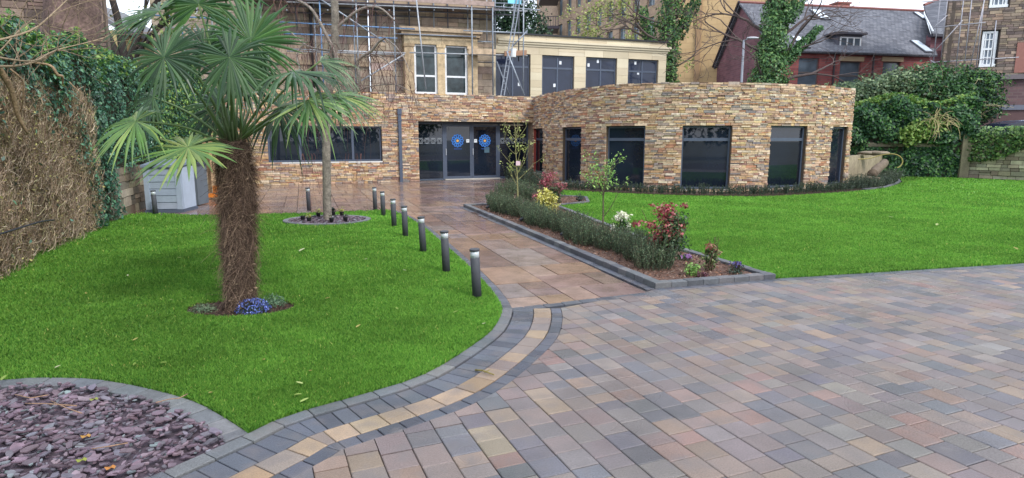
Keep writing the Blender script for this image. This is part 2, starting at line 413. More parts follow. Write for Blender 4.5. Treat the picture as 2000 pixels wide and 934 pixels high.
while v < vm:                                                # double-height modules split at random
    u = u0-U(0, .5); H2 = .9
    while u < um:
        l = random.choice([.6, .9, .6, 1.2]); k = random.random()
        if k < .3: cells = [(0,0,l,H2*.33),(0,H2*.33,l,H2)]
        elif k < .6: cells = [(0,0,l,H2*.66),(0,H2*.66,l*.5,H2),(l*.5,H2*.66,l,H2)]
        elif k < .8: cells = [(0,0,l*.5,H2*.66),(l*.5,0,l,H2*.33),(l*.5,H2*.33,l,H2),(0,H2*.66,l*.5,H2)]
        else: cells = [(0,0,l,H2*.5),(0,H2*.5,l,H2)]
        for a, b, c, d in cells:
            g2 = .006; q = [T2(u+a+g2, v+b+g2), T2(u+c-g2, v+b+g2), T2(u+c-g2, v+d-g2), T2(u+a+g2, v+d-g2)]
            place(mb, q, plaza, -.03, U(-.002, .002), jit(random.choice(flc), .1, .04), .004)
        u += l
    v += H2
tag(mb.build('footpath', M_flag), kind='structure')
sheet('footpath_bed', [(-14,13),(-.35,6.0),(1.7,6.3),(4,16),(3,27),(-14,27)], -.024, mat('grey_grout', S(84,76,72), rough=.6, ns=20, na=.2))

# lawns
palm_c = gp(470,604); tree_c = (-3.62, 11.95)
slate_k = smoothpath([(-5.2,3.6), G(0,745), G(50,741), G(160,741), G(251,753), G(350,777), G(412,802), G(487,849)], 5)
lawnL = le + [G(745,411), G(600,417), G(440,420), G(378,421), G(280,416), (-8.0,13.3), (-8.2,12.4), (-7.4,10.5), (-6.8,8.7), (-6.1,6.9), (-5.6,5.4), (-5.2,3.6)] + slate_k[1:-1]
wallfoot = [G(1098,372), G(1250,380), G(1400,384), G(1500,384), G(1600,379), G(1680,373), G(1735,366), G(1760,356), G(1752,347), G(1715,343)]
wf = smoothpath(wallfoot, 4)
lawnR = [BEDR, front_line[1], (30,13.5), (34,20), G(2100,357), G(2000,353), G(1880,348), G(1760,343)] + wf[::-1] + [G(1098,372), G(1092,384), G(1145,387), G(1150,397), G(1090,403), G(1110,412), G(1240,462)]
Mturf = mat('turf', S(100,148,58), rough=.9, ns=.9, na=.14, ns2=40, na2=.2)
o = sheet('lawn_base', lawnL, -.006, Mturf); o = sheet('lawn_base', lawnR, -.006, Mturf)
def inell(x, y, c, rx, ry): return ((x-c[0])/rx)**2+((y-c[1])/ry)**2 < 1
def grass(name, poly, holes, dmin, dmax, K, label, hgt):
    P = np.asarray(poly); x0, y0 = P.min(0); x1, y1 = P.max(0); xs = []; ys = []
    N = int(K); 
    # density falls with the square of the distance from the garden entrance
    cnt = 0; bx = []; by = []
    for _ in range(60):
        r = 1/ (rng.uniform(1/dmax, 1/dmin, N)); th = rng.uniform(math.radians(25), math.radians(155), N)
        x = r*np.cos(th); y = r*np.sin(th)
        ok = inpoly(x, y, P)
        for c, rx, ry in holes: ok &= ~inell(x, y, c, rx, ry)
        bx.append(x[ok]); by.append(y[ok]); cnt += ok.sum()
        if cnt > K: break
    x = np.concatenate(bx)[:int(K)]; y = np.concatenate(by)[:int(K)]; n = len(x); d = np.hypot(x, y)
    w = .0011*d**.8*rng.uniform(.7, 1.3, n)+.001; h = hgt*rng.uniform(.55, 1.25, n)
    a = rng.uniform(0, 2*PI, n); lean = rng.uniform(0, .8, n)*h; la = rng.uniform(0, 2*PI, n)
    # slow patches in blade lean and colour
    pt = np.sin(x*1.7+np.sin(y*1.3)*1.5)*np.cos(y*1.1+x*.6); pt2 = np.sin(x*5+2*np.sin(y*4))*np.sin(y*6.3)
    bx_, by_ = np.cos(a)*w, np.sin(a)*w; tx, ty = x+np.cos(la)*lean, y+np.sin(la)*lean
    z0 = np.full(n, -.01)
    mxx, mxy = x+np.cos(la)*lean*.35, y+np.sin(la)*lean*.35
    V = np.stack([np.stack([x-bx_, y-by_, z0], 1), np.stack([x+bx_, y+by_, z0], 1), np.stack([mxx+bx_*.7, mxy+by_*.7, h*.6], 1), np.stack([tx, ty, h], 1), np.stack([mxx-bx_*.7, mxy-by_*.7, h*.6], 1)], 1).reshape(-1, 3)
    F = np.arange(n*5).reshape(n, 5)
    base = np.array(S(106,158,60)); alt = np.array(S(134,178,78)); drk = np.array(S(84,138,54))
    t = rng.uniform(0, 1, (n, 1)); col = base*(1-t)+alt*t; col = np.where(rng.uniform(0,1,(n,1)) < .28, drk, col)
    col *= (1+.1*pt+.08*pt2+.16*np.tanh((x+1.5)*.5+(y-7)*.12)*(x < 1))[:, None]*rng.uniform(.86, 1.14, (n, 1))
    yl = (rng.uniform(0,1,(n,1)) < .007); col = np.where(yl, np.array(S(190,196,110)), col)
    o = fast(name, V, F, M_grass, None, col); tag(o, label, 'grass', kind='stuff'); return o
grass('grass', lawnL, [(palm_c, .50, .30), (tree_c, .80, .68)], 3.1, 17, 420000, 'bright green mown grass of the left lawn around the palm', .034)
grass('grass', lawnR, [], 6.8, 34, 330000, 'bright green mown grass of the right lawn before the curved building', .034)

# ------------------------------------------------------------------ slate corner bed
mb = MB()
SK = Path([tuple(p) for p in slate_k]); s = 0
while s < SK.L-.02:
    e = min(s+.2, SK.L); g_ = .004
    mb.prism([SK.q(s+g_, 0), SK.q(e-g_, 0), SK.q(e-g_, .13), SK.q(s+g_, .13)], -.05, .012+U(-.002,.002), jit(random.choice(kerbc), .12), .006, bot=False); s = e
tag(mb.build('kerb_edging', M_kerb), 'grey kerb blocks curving between the left lawn and the purple slate', 'kerb')
slate_poly = [SK.q(t, .12) for t in np.linspace(0, SK.L, 40)] + [LX.q(t, -.0) for t in np.linspace(S0, 0, 12)] + [(-6, 1.6), (-6, 3.4)]
sheet('slate_bed', slate_poly, -.018, mat('slate_dust', S(84,72,82), rough=.9, ns=30, na=.4))
def chips(name, poly, N, zb, r0, r1, label, cond=None, ell=None):
    V = []; F = []; Cc = []; cols = [S(112,94,104), S(100,84,94), S(126,108,118), S(106,100,110), S(92,78,88), S(114,116,122), S(118,128,130), S(84,78,86)]
    wts = [6,6,4,4,5,2,1,4]; P = np.asarray(poly); x0, y0 = P.min(0); x1, y1 = P.max(0); k = 0
    while k < N:
        x, y = U(x0, x1), U(y0, y1)
        if not inpoly([x], [y], P)[0]: continue
        r = U(r0, r1)*(.6+.8*random.random()**2); n = 6; a0 = U(0, 2*PI); el = U(.35, .75); th = U(.004, .009)
        tx, ty = random.gauss(0, .15), random.gauss(0, .15); zc = zb+U(0, .035)
        pts = []
        for i in range(n):
            t = 2*PI*i/n+U(-.35,.35); rr = r*U(.7, 1.1); px, py = rr*math.cos(t), rr*el*math.sin(t)
            X = px*math.cos(a0)-py*math.sin(a0); Y = px*math.sin(a0)+py*math.cos(a0); pts.append((x+X, y+Y, zc+X*tx+Y*ty))
        b = len(V); V += pts + [(a, b_, c-th) for a, b_, c in pts]
        c = jit(random.choices(cols, wts)[0], .22, .04)
        F.append(tuple(range(b, b+n))); Cc.append(c)
        for i in range(n): F.append((b+i, b+n+i, b+n+(i+1)%n, b+(i+1)%n)); Cc.append(c)
        k += 1
    m = MB(); m.v = V; m.f = [list(f) for f in F]; m.c = Cc; o = m.build(name, M_slate); tag(o, label, 'slate chips', kind='stuff'); return o
chips('slate_chips', [p for p in slate_poly if True], 12500, .0, .014, .042, 'purple slate chips filling the corner bed')

# ------------------------------------------------------------------ leaf scatter tools
def leaves(name, P, Nn, size, cols, parent=None, m=None, el=.75, label=None, rnd=.6, wts=None, fold=False):
    """P points, Nn preferred normals: one diamond-ish leaf per point"""
    P = np.asarray(P, float); n = len(P); Nn = np.asarray(Nn, float)+rng.normal(0, rnd, (n, 3)); Nn /= np.linalg.norm(Nn, axis=1)[:, None]+1e-9
    r = rng.normal(0, 1, (n, 3)); a = np.cross(Nn, r); a /= np.linalg.norm(a, axis=1)[:, None]+1e-9; b = np.cross(Nn, a)
    s = np.asarray(size)*rng.uniform(.65, 1.3, (n, 1)) if not hasattr(size, 'shape') else size.reshape(-1, 1)*rng.uniform(.65, 1.3, (n, 1))
    V = np.stack([P-a*s*.5, P-b*s*el*.42-a*s*.1, P-b*s*el*.2+a*s*.3, P+a*s*.6, P+b*s*el*.2+a*s*.3, P+b*s*el*.42-a*s*.1], 1)
    V[:, [1,2,4,5]] += Nn[:, None, :]*(s*.08)[:, None, :]
    F = np.arange(n*6).reshape(n, 6); cols = np.array(cols); w = None if wts is None else np.array(wts)/sum(wts)
    cc = cols[rng.choice(len(cols), n, p=w)]*rng.uniform(.75, 1.25, (n, 1))
    return fast(name, V.reshape(-1, 3), F, m or M_leaf, parent, cc)
def ribbons(name, pts, w, cols, m, parent=None):
    """pts (n,k,3) polylines -> thin flat ribbons facing mostly the viewer's side"""
    pts = np.asarray(pts, float); n, k, _ = pts.shape; d = np.gradient(pts, axis=1); sd = np.cross(d, np.array([0, 1, .15])+rng.normal(0, .25, (n, 1, 3)))
    sd /= np.linalg.norm(sd, axis=2)[..., None]+1e-9; w = np.broadcast_to(np.asarray(w, float).reshape(-1, 1, 1), (n, 1, 1))
    tp = np.linspace(1, .45, k)[None, :, None]; A_ = pts-sd*w*tp; B_ = pts+sd*w*tp
    V = np.stack([A_, B_], 2).reshape(-1, 3); base = (np.arange(n)*k*2)[:, None, None]; j = np.arange(k-1)[None, :, None]*2
    F = (base+j+np.array([0, 1, 3, 2])[None, None, :]).reshape(-1, 4)
    cc = np.repeat(np.array(cols)[rng.choice(len(cols), n)]*rng.uniform(.7, 1.3, (n, 1)), k-1, axis=0)
    return fast(name, V, F, m, parent, cc)
def cluster(mean, sg, n): return rng.normal(0, 1, (n, 3))*np.array(sg)+np.array(mean)
IVY = [S(66,112,90), S(52,92,76), S(88,134,102), S(42,76,62), S(112,156,120)]
IVYL = [S(110,150,76), S(140,172,86), S(86,130,70), S(70,110,68), S(168,186,104)]

# ------------------------------------------------------------------ left hedge and wall
HP = Path(smoothpath([(-4.9,4.4), (-5.9,6.9), (-6.65,8.7), (-7.25,10.55), (-8.0,12.45), (-8.75,15), (-9.4,18), (-9.75,20.1)], 6))
hgt = lambda t: 2.75+.55*t/HP.L+.12*math.sin(t*2.1)+.08*math.sin(t*5.3)
s_brown = HP.ang(165)
hedge = thing('ivy_hedge', (-7.2,10.5,0), 'tall ivy clad garden boundary on the left, bare brown near and green beyond', 'hedge')
mb = MB(); K = 60; vs = []
for i in range(K+1):
    t = HP.L*i/K; a = HP.q(t, -.12); b = HP.q(t, -.9); z = hgt(t)-.12
    zb = 0 if t < HP.ang(200) else .9
    vs += [(a[0],a[1],zb), (a[0],a[1],z), (b[0],b[1],z), (b[0],b[1],0)]
mb.add(vs, [(4*i+j, 4*i+4+j, 4*i+5+j, 4*i+1+j) for i in range(K) for j in range(3)]+[(0,1,2,3),(4*K+3,4*K+2,4*K+1,4*K)])
mb.col = S(52,50,38); mb.build('hedge_core', mat('hedge_core', S(84,74,58), rough=1, ns=8, na=.5), hedge)
P = []; Q = []; Z = []
for _ in range(38000):
    t = U(HP.ang(-150), HP.L); z = U(0, 1); h = hgt(t)
    edge = s_brown+.35*math.sin(z*h*3)+U(-.25, .25); top_green = z*h > h-.75-.25*math.sin(t*2.7)+U(-.3, .25)
    low = t > HP.ang(215) and z*h < .95+U(-.2, .2)
    if t < edge and not top_green and random.random() > .012: continue
    if low: continue
    n = HP.n(t); o_ = U(-.1, .12)+.07*math.sin(t*4+z*5); p = HP.q(t, o_); P.append((p[0], p[1], z*h+.05)); Q.append((n[0], n[1], .35))
leaves('ivy_leaves', P, Q, .068, IVY, hedge, rnd=.45, wts=[5,4,4,3,2], m=mat('ivy_leaf', attr=True, rough=.3, spec=.5, trans=.1))
P = []; Q = []
for _ in range(24000):
    t = U(HP.ang(-150), HP.L); n = HP.n(t); o_ = U(-.9, .12); p = HP.q(t, o_); far = t > HP.ang(300)
    z = hgt(t)+U(-.25, .18)*(1 if not far else .8)+.15*math.sin(t*3+o_*4); P.append((p[0], p[1], z)); Q.append((n[0]*.4, n[1]*.4, 1))
for _ in range(5000):
    t = U(HP.ang(300), HP.L); n = HP.n(t); p = HP.q(t, U(0, .25)); P.append((p[0], p[1], U(.9, hgt(t)))); Q.append((n[0], n[1], .5))
leaves('top_leaves', P, Q, .08, IVYL+IVY[:2], hedge, rnd=.6, wts=[4,3,4,4,2,4,3])
# brown dead ivy stems
n = 24000; T = rng.uniform(HP.ang(-150), s_brown+.5, n); Zz = rng.uniform(0, 2.35, n); base = np.array([[*HP.q(t, U(-.1, .08)+.04*math.sin(t*2.6+z*1.9)+.03*math.sin(t*6-z*4)), z] for t, z in zip(T, Zz)])
dirs = np.array([(*(HP.p(min(t+.1, HP.L))-HP.p(t))/.1, 0) for t in T]); k = 5
ang = rng.uniform(-1.3, 1.3, n)+np.where(rng.uniform(0,1,n) < .35, PI/2, 0); ln = rng.uniform(.06, .3, n); pts = [base]
for i in range(k-1):
    ang = ang+rng.normal(0, .5, n); st = dirs*np.cos(ang)[:, None]+np.array([0,0,1])*np.sin(ang)[:, None]; nn = np.stack([dirs[:,1], -dirs[:,0], 0*ang], 1)
    pts.append(pts[-1]+(st+nn*rng.normal(0, .3, (n,1)))*(ln/4)[:, None])
pts = np.stack(pts, 1)
ribbons('dead_stems', pts, rng.uniform(.0012, .0038, n), [S(190,168,146), S(168,146,124), S(134,114,98), S(214,196,172), S(158,140,126), S(172,164,128)], M_dry, hedge)
P = base[:6000]+rng.normal(0, .02, (6000, 3)); Q = np.stack([dirs[:6000,1], -dirs[:6000,0], np.zeros(6000)], 1)
leaves('dead_leaves', P, Q, .035, [S(170,152,112), S(150,128,100), S(176,170,108), S(128,106,84)], hedge, M_dry, rnd=.9)
# thick bare stems climbing over the face
def pxs(L, Y0, Y1): return [at(x, y, Y0+(Y1-Y0)*i/(len(L)-1)) for i, (x, y) in enumerate(L)]
barec = S(150,126,98)
for L_, Y0, Y1, R in (([(-12,128),(0,138),(22,175),(35,225),(55,262)], 6.75, 7.3, [.03,.035,.03,.026,.014]), ([(60,122),(98,128),(112,146),(122,150),(122,165)], 8.2, 8.4, [.012,.016,.02,.018,.008]),
                      ([(20,135),(45,160),(44,200),(40,218)], 7.0, 7.2, [.01,.011,.008,.004]), ([(135,160),(150,175),(158,180)], 8.9, 9, [.008,.008,.004])):
    m_ = MB(); m_.tube([tuple(p) for p in smoothpath([np.array(q) for q in pxs(L_, Y0, Y1)], 4)], np.interp(np.linspace(0, 1, 4*(len(L_)-1)+1), np.linspace(0, 1, len(R)), R), 8, barec); m_.build('climbing_stem', M_bark, hedge, True)
m_ = MB(); m_.tube([tuple(p) for p in smoothpath([np.array(q) for q in pxs([(-10,460),(30,448),(55,440),(85,432),(105,430)], 6.6, 8.4)], 3)], .012, 6, S(40,42,50)); tag(m_.build('black_hose', M_plain, None, True), 'black cable pinned low across the dead brown ivy on the left', 'cable')

# low masonry wall under the ivy
def ledge(mb, path, s0, s1, z0, z1, openings, hr, lr, pal, proj=(.0, .025), gap=.006, back=None, thick=.3, topj=0, wts=None, ja=.2):
    zs = sorted({z0, z1} | {z for o in openings for z in (o[2], o[3]) if z0 < z < z1}); cells = []
    for a, b in zip(zs[:-1], zs[1:]):
        iv = [(s0, s1)]
        for oa, ob, za, zb in openings:
            if za <= a+1e-6 and zb >= b-1e-6:
                iv = [q for p, r in iv for q in ((p, min(r, oa)), (max(p, ob), r)) if q[1]-q[0] > .01] if True else iv
        for p, r in iv: cells.append((p, r, a, b))
        z = a
        while z < b-1e-4:
            h = U(*hr); h = b-z if b-z-h < hr[0] else h
            for p, r in iv:
                s = p
                while s < r-1e-4:
                    l = U(*lr)*(.7+h/hr[1]*.5); l = r-s if r-s-l < lr[0]*.7 else l
                    hh = h; zz = z
                    sub = [(zz, hh)]
                    if h > hr[1]*.8 and random.random() < .25: sub = [(zz, hh*.5), (zz+hh*.5, hh*.5)]
                    for zs_, hs in sub:
                        c = jit(random.choices(pal, wts)[0], ja, .05 if ja > .1 else .01); d = U(*proj); e = s+l; g_ = gap/2
                        top = zs_+hs-g_+(U(-topj, topj) if topj and zs_+hs >= z1-1e-3 else 0)
                        A0 = path.q(s+g_, 0); A1 = path.q(e-g_, 0); B0 = path.q(s+g_+U(0,.006), d+.012+U(0,.006)); B1 = path.q(e-g_-U(0,.006), d+.012+U(0,.006))
                        za_ = zs_+g_+U(0,.003); zb_ = top-U(0,.003)
                        mb.add([(*A0,zs_+g_),(*A1,zs_+g_),(*A1,top),(*A0,top),(*B0,za_),(*B1,za_),(*B1,zb_),(*B0,zb_)],
                               [(4,5,6,7),(0,1,5,4),(1,2,6,5),(2,3,7,6),(3,0,4,7)], c)
                    s += l
            z += h
    bc = back or S(96,80,66)
    for p, r, a, b in cells:
        n = max(1, int((r-p)/.6))
        for i in range(n):
            u0, u1 = p+(r-p)*i/n, p+(r-p)*(i+1)/n
            A0, A1, B1, B0 = path.q(u0, 0), path.q(u1, 0), path.q(u1, -thick), path.q(u0, -thick)
            fs = [(0,1,5,4),(2,3,7,6)]+([(3,0,4,7)] if i == 0 else [])+([(1,2,6,5)] if i == n-1 else [])
            fs += [(4,5,6,7)]+[(0,3,2,1)]
            mb.add([(*A0,a),(*A1,a),(*B1,a),(*B0,a),(*A0,b),(*A1,b),(*B1,b),(*B0,b)], fs, bc)
GREY = [S(132,124,108), S(150,138,116), S(110,104,92), S(160,150,130), S(120,108,90)]
mb = MB(); ledge(mb, HP, HP.ang(205), HP.ang(420), 0, 1.0, [], (.14,.22), (.25,.5), GREY, back=S(80,74,64), thick=.3)
tag(mb.build('garden_wall', M_ash), 'low old grey stone wall below the ivy behind the storage box', 'wall')
# timber sleeper rail
m_ = MB(); a = at(345,266,17.5); b = at(422,268,18.5); m_.tf = frame((a[0],a[1],a[2]-.16), (b[0]-a[0], b[1]-a[1])); L_ = math.hypot(b[0]-a[0], b[1]-a[1])
t_ = thing('timber_fence', (a[0],a[1],0), 'low timber rail on posts beneath the ivy, left of the stone building', 'fence')
m_.box(0, L_, 0, .1, -.05, .13, S(150,118,88)); m_.build('rail', M_board, t_)
for u in (.08, L_-.25):
    m2 = MB(); m2.tf = m_.tf; m2.box(u, u+.16, -.17, -.01, .14-a[2]*1.0+.02, .1, S(168,140,108)); m2.build('post', M_board, t_)
t_.location = (a[0], a[1], 0)

# ------------------------------------------------------------------ modern stone building with the curved end
wl = [(-10.3,20.0), (-9.63,20.28), (-8.55,21.05), (-4.15,22.85), (.86,25.0)]
wl = [(-10.6,20.15), (.86,25.0)]
cb = [(.86,25.0)]+[G(*p, .08) for p in [(1098,355),(1182,364.5),(1259,367.8),(1328,369.5),(1427,369.5),(1497,368),(1568,365),(1617,362),(1647,359),(1653,358.4)]]
Cc_ = smoothpath(cb, 6); CP = Path(Cc_); WP = Path(wl); ZT = 3.22
bld = thing('stone_building', (2,24,0), 'single storey building clad in multicoloured split stone with curved window wall and dark doors', 'building')
LED = [S(192,164,136), S(176,144,116), S(164,134,114), S(204,182,154), S(152,138,128), S(186,152,112), S(146,114,100), S(210,192,168), S(172,124,96), S(132,124,122), S(194,166,126), S(166,150,136)]
LW = [6,5,4,5,3,3,3,3,2,2,3,3]
# openings on the straight wall
a0, a1 = WP.ang(523, 285), WP.ang(746, 285); dz0 = WP.ang(818, 300); dz1 = WP.L-.04
opW = [(a0, a1, .78, 2.02), (dz0, dz1, 0, 2.22)]
mb = MB(); ledge(mb, WP, 0, WP.L, 0, ZT, opW, (.032,.082), (.1,.34), LED, (.0,.038), wts=LW, topj=.02, ja=.16)
cw = [(1038,1061), (1098,1136), (1181,1259), (1329.5,1426), (1499,1575), (1619,1655)]
opC = []
for i, (xa, xb) in enumerate(cw):
    sa_, sb_ = CP.ang(xa), CP.ang(xb)
    bx = [(1038.5,1061,345),(1098.5,1135,354.5),(1182,1257,365.5),(1328,1423,369.5),(1497,1567,368),(1615,1645,361)][i]
    if True: sa_, sb_ = CP.ang(bx[0], bx[2]), CP.ang(bx[1], bx[2])
    opC.append((sa_, sb_, .08 if i else .25, 1.97))
ledge(mb, CP, .02, CP.L, 0, ZT, opC, (.032,.082), (.1,.34), LED, (.0,.038), wts=LW, topj=.02, ja=.16)
# return wall at the right end of the curve
e0 = CP.q(CP.L, 0); nn = CP.n(CP.L); ee = (e0[0]-nn[0]*4.5, e0[1]-nn[1]*4.5); RP = Path([e0, ee])
ledge(mb, RP, .0, RP.L, 0, ZT, [], (.032,.082), (.1,.34), LED, (.0,.038), wts=LW)
mb.build('wall', M_stone, bld)
mb = MB(); roofp = [WP.q(0,-.35), WP.q(WP.L-.3,-.35)]+[CP.q(t,-.35) for t in np.linspace(.3, CP.L-.35, 30)]+[(12.5,27),(12,30),(-4,28),(-11,25)]
mb.prism(roofp, 2.85, 2.98, S(120,120,122)); mb.build('roof', M_plain, bld)
def window(parent, path, s0, s1, z0, z1, inset_=.13, transom=None, mull=(), fw=.06, fmat=None, gmat=None, sill=None, name='window', curtain=None):
    p0 = path.q(s0, 0); p1 = path.q(s1, 0); L_ = math.hypot(p1[0]-p0[0], p1[1]-p0[1]); tf = frame((*p0, 0), (p1[0]-p0[0], p1[1]-p0[1]))
    m = MB(); m.tf = tf; v0, v1 = -inset_-.06, -inset_
    m.box(0, fw, v0, v1, z0, z1); m.box(L_-fw, L_, v0, v1, z0, z1); m.box(fw, L_-fw, v0, v1, z0, z0+fw); m.box(fw, L_-fw, v0, v1, z1-fw, z1)
    if transom: m.box(fw, L_-fw, v0, v1+.004, transom-.045, transom+.045)
    for u in mull: m.box(L_*u-.04, L_*u+.04, v0, v1+.007, z0+fw, z1-fw)
    m.col = (1,1,1); w = m.build(name, fmat or M_dark, parent); w.data
    g = MB(); g.tf = tf; g.box(fw*.5, L_-fw*.5, v0+.015, v0+.035, z0+fw*.5, z1-fw*.5); gl = g.build('pane', gmat or M_glass, w)
    if sill is not None:
        s_ = MB(); s_.tf = tf; s_.box(0, L_, -inset_-.05, .045, z0-.05, z0-.003, sill); s_.build('sill', M_smooth, w)
    return w, tf, L_
for i, o in enumerate(opC):
    window(bld, CP, o[0]+.003, o[1]-.003, o[2], o[3]-.003, transom=1.56 if i < 5 else None, sill=S(190,186,176), inset_=.09)
m_ = MB(); p0 = CP.q(opC[0][0]+.004, 0); p1 = CP.q(opC[0][1], 0); m_.tf = frame((*p0,0), (p1[0]-p0[0], p1[1]-p0[1])); m_.box(0, .1, -.085, -.0, .25, 1.96, S(150,62,52)); m_.build('red_reveal', M_plain, bld)
window(bld, WP, a0+.003, a1-.003, .78, 2.015, mull=(.27, .735), sill=S(206,206,204), inset_=.1)
# entrance glazing: side light, two door leaves, side light
p0 = WP.q(dz0, 0); ETF = frame((*p0,0), tuple(WP.p(dz1)-WP.p(dz0))); EL = dz1-dz0; ZD = 2.215; vd = -.42
for z in (0,): 
    m = MB(); m.tf = ETF; m.box(.0, EL, vd-.06, vd, ZD-.09, ZD-.002); m.box(0, .07, vd-.06, vd, .0, ZD-.09); m.box(EL-.07, EL, vd-.06, vd, 0, ZD-.09)
    us = [EL*.235, EL*.725]
    for u in us: m.box(u-.045, u+.045, vd-.06, vd+.004, 0, ZD-.09)
    m.box(.07, us[0]-.045, vd-.06, vd, 0, .05); m.box(us[1]+.045, EL-.07, vd-.06, vd, 0, .08)
    ent = m.build('entrance_frame', M_dark, bld)
for nm, ua, ub in (('side_light', .07, us[0]-.045), ('side_light', us[1]+.045, EL-.07)):
    g = MB(); g.tf = ETF; g.box(ua, ub, vd-.04, vd-.02, .05, ZD-.1); sl_ = g.build(nm, M_glass, bld)
    # etched star lattice band
    st = MB(); st.tf = ETF; w_ = .2; cc = S(150,158,166); n_ = int((ub-ua)/w_); zc = 1.5
    for i in range(n_):
        cu = ua+(ub-ua)*(i+.5)/n_
        for rr in (.1, .055):
            for k in range(8):
                t0, t1 = PI/4*k+(PI/8 if rr < .08 else 0), PI/4*(k+1)+(PI/8 if rr < .08 else 0)
                x0_, z0_, x1_, z1_ = cu+rr*math.cos(t0), zc+rr*math.sin(t0)*.95, cu+rr*math.cos(t1), zc+rr*math.sin(t1)*.95
                dx, dz_ = x1_-x0_, z1_-z0_; q = math.hypot(dx, dz_); nx_, nz_ = -dz_/q*.006, dx/q*.006; y_ = vd-.016
                st.add([(x0_-nx_,y_,z0_-nz_),(x1_-nx_,y_,z1_-nz_),(x1_+nx_,y_,z1_+nz_),(x0_+nx_,y_,z0_+nz_)], [(0,1,2,3)], cc)
        for dz_ in (-.1, .1):
            st.add([(cu-.1,vd-.0155,zc+dz_-.005),(cu+.1,vd-.0155,zc+dz_-.005),(cu+.1,vd-.0155,zc+dz_+.005),(cu-.1,vd-.0155,zc+dz_+.005)], [(0,1,2,3)], cc)
    st.build('lattice_decal', M_plain, sl_)
mid = (us[0]+us[1])/2
for ua, ub, cu in ((us[0]+.047, mid-.004, 0), (mid+.004, us[1]-.047, 0)):
    left = ua < mid-.1; m = MB(); m.tf = ETF; z1_ = ZD-.095; fw = .075
    m.box(ua, ua+fw, vd-.055, vd-.002, .02, z1_); m.box(ub-fw, ub, vd-.055, vd-.002, .02, z1_); m.box(ua+fw, ub-fw, vd-.055, vd-.002, .02, .13); m.box(ua+fw, ub-fw, vd-.055, vd-.002, z1_-fw, z1_)
    d = m.build('door', M_dark, bld)
    g = MB(); g.tf = ETF; g.box(ua+fw*.8, ub-fw*.8, vd-.04, vd-.02, .1, z1_-.05); g.build('pane', M_glass, d)
    # blue flower rosette
    R_ = MB(); R_.tf = ETF; cx = (ua+ub)/2+(-.03 if left else .0); zc = 1.5; B1 = S(30,92,190); B2 = S(60,140,215); B3 = S(16,52,120)
    def disc(cx, cz, r, v, c, n=20, r2=None):
        P_ = [(cx+r*math.cos(2*PI*i/n), v, cz+r*math.sin(2*PI*i/n)) for i in range(n)]
        if r2: R_.add(P_+[(cx+r2*math.cos(2*PI*i/n), v, cz+r2*math.sin(2*PI*i/n)) for i in range(n)], [(i, (i+1)%n, n+(i+1)%n, n+i) for i in range(n)], c)
        else: R_.add(P_, [tuple(range(n))], c)
    y_ = vd-.018
    disc(cx, zc, .225, y_, S(12,34,84))
    for k in range(12):
        t = 2*PI*k/12
        for rr, ra, rb, wv, cc in ((.17, .085, .066, .0010, B1), (.17, .075, .048, .0020, B2)):
            px_, pz_ = cx+rr*math.cos(t), zc+rr*math.sin(t); n_ = 14; ring = []
            for sc_ in (1, .74):
                ring += [(px_+math.cos(t)*ra*sc_*math.cos(2*PI*i/n_)-math.sin(t)*rb*sc_*math.sin(2*PI*i/n_), y_+wv, pz_+math.sin(t)*ra*sc_*math.cos(2*PI*i/n_)+math.cos(t)*rb*sc_*math.sin(2*PI*i/n_)) for i in range(n_)]
            R_.add(ring, [(i, (i+1)%n_, n_+(i+1)%n_, n_+i) for i in range(n_)], cc)
        px_, pz_ = cx+.105*math.cos(t+PI/12), zc+.105*math.sin(t+PI/12); disc(px_, pz_, .028, y_+.0015, B2, 10, .018)
    disc(cx, zc, .05, y_+.003, S(226,170,90))
    for i in range(7): R_.add([(cx-.14+i*.045, y_, 1.17), (cx-.115+i*.045, y_, 1.165), (cx-.11+i*.045, y_, 1.2), (cx-.135+i*.045, y_, 1.205)], [(0,1,2,3)], S(30,80,160))
    if not left: R_.add([(cx-.02,y_,1.03),(cx+.19,y_,1.03),(cx+.19,y_,1.24),(cx-.02,y_,1.24)], [(0,1,2,3)], S(70,100,116))
    R_.build('rosette_decal', M_plain, d)
    nt_ = MB(); nt_.tf = ETF; xa = (ub-fw-.145) if left else (ua+fw+.02); nt_.box(xa, xa+.125, vd-.019, vd-.015, 1.43, 1.56, S(214,220,226))
    for r_ in (1.52, 1.495): nt_.box(xa+.02, xa+.1, vd-.0145, vd-.014, r_, r_+.008, S(120,126,134))
    nt_.build('paper_notice', M_plain, d)
    hd = MB(); hd.tf = ETF; hx = ua+.035 if left else ua+.035
    hd.tube([(hx, vd+.03, .95), (hx, vd+.03, 1.2)], .012, 8, S(200,204,210)); hd.build('handle', M_plain, d)
m = MB(); m.tf = ETF; m.box(EL-.004, EL+.4, -.95, -.03, 0, 3.1, S(150,130,112)); m.build('entrance_reveal', M_stone, bld)
m = MB(); m.tf = ETF; m.box(us[0], us[1], vd+.003, vd+.16, 0, .03, S(190,184,174)); m.build('threshold', M_smooth, bld)
# soffit and reveals of the porch
m = MB(); m.tf = ETF; m.box(0, EL, vd-.3, -.31, ZD, ZD+.1, S(70,66,66)); m.build('soffit', M_plain, bld)
m = MB(); p0 = WP.q(0, -.36); p1 = WP.q(WP.L-.4, -.36)
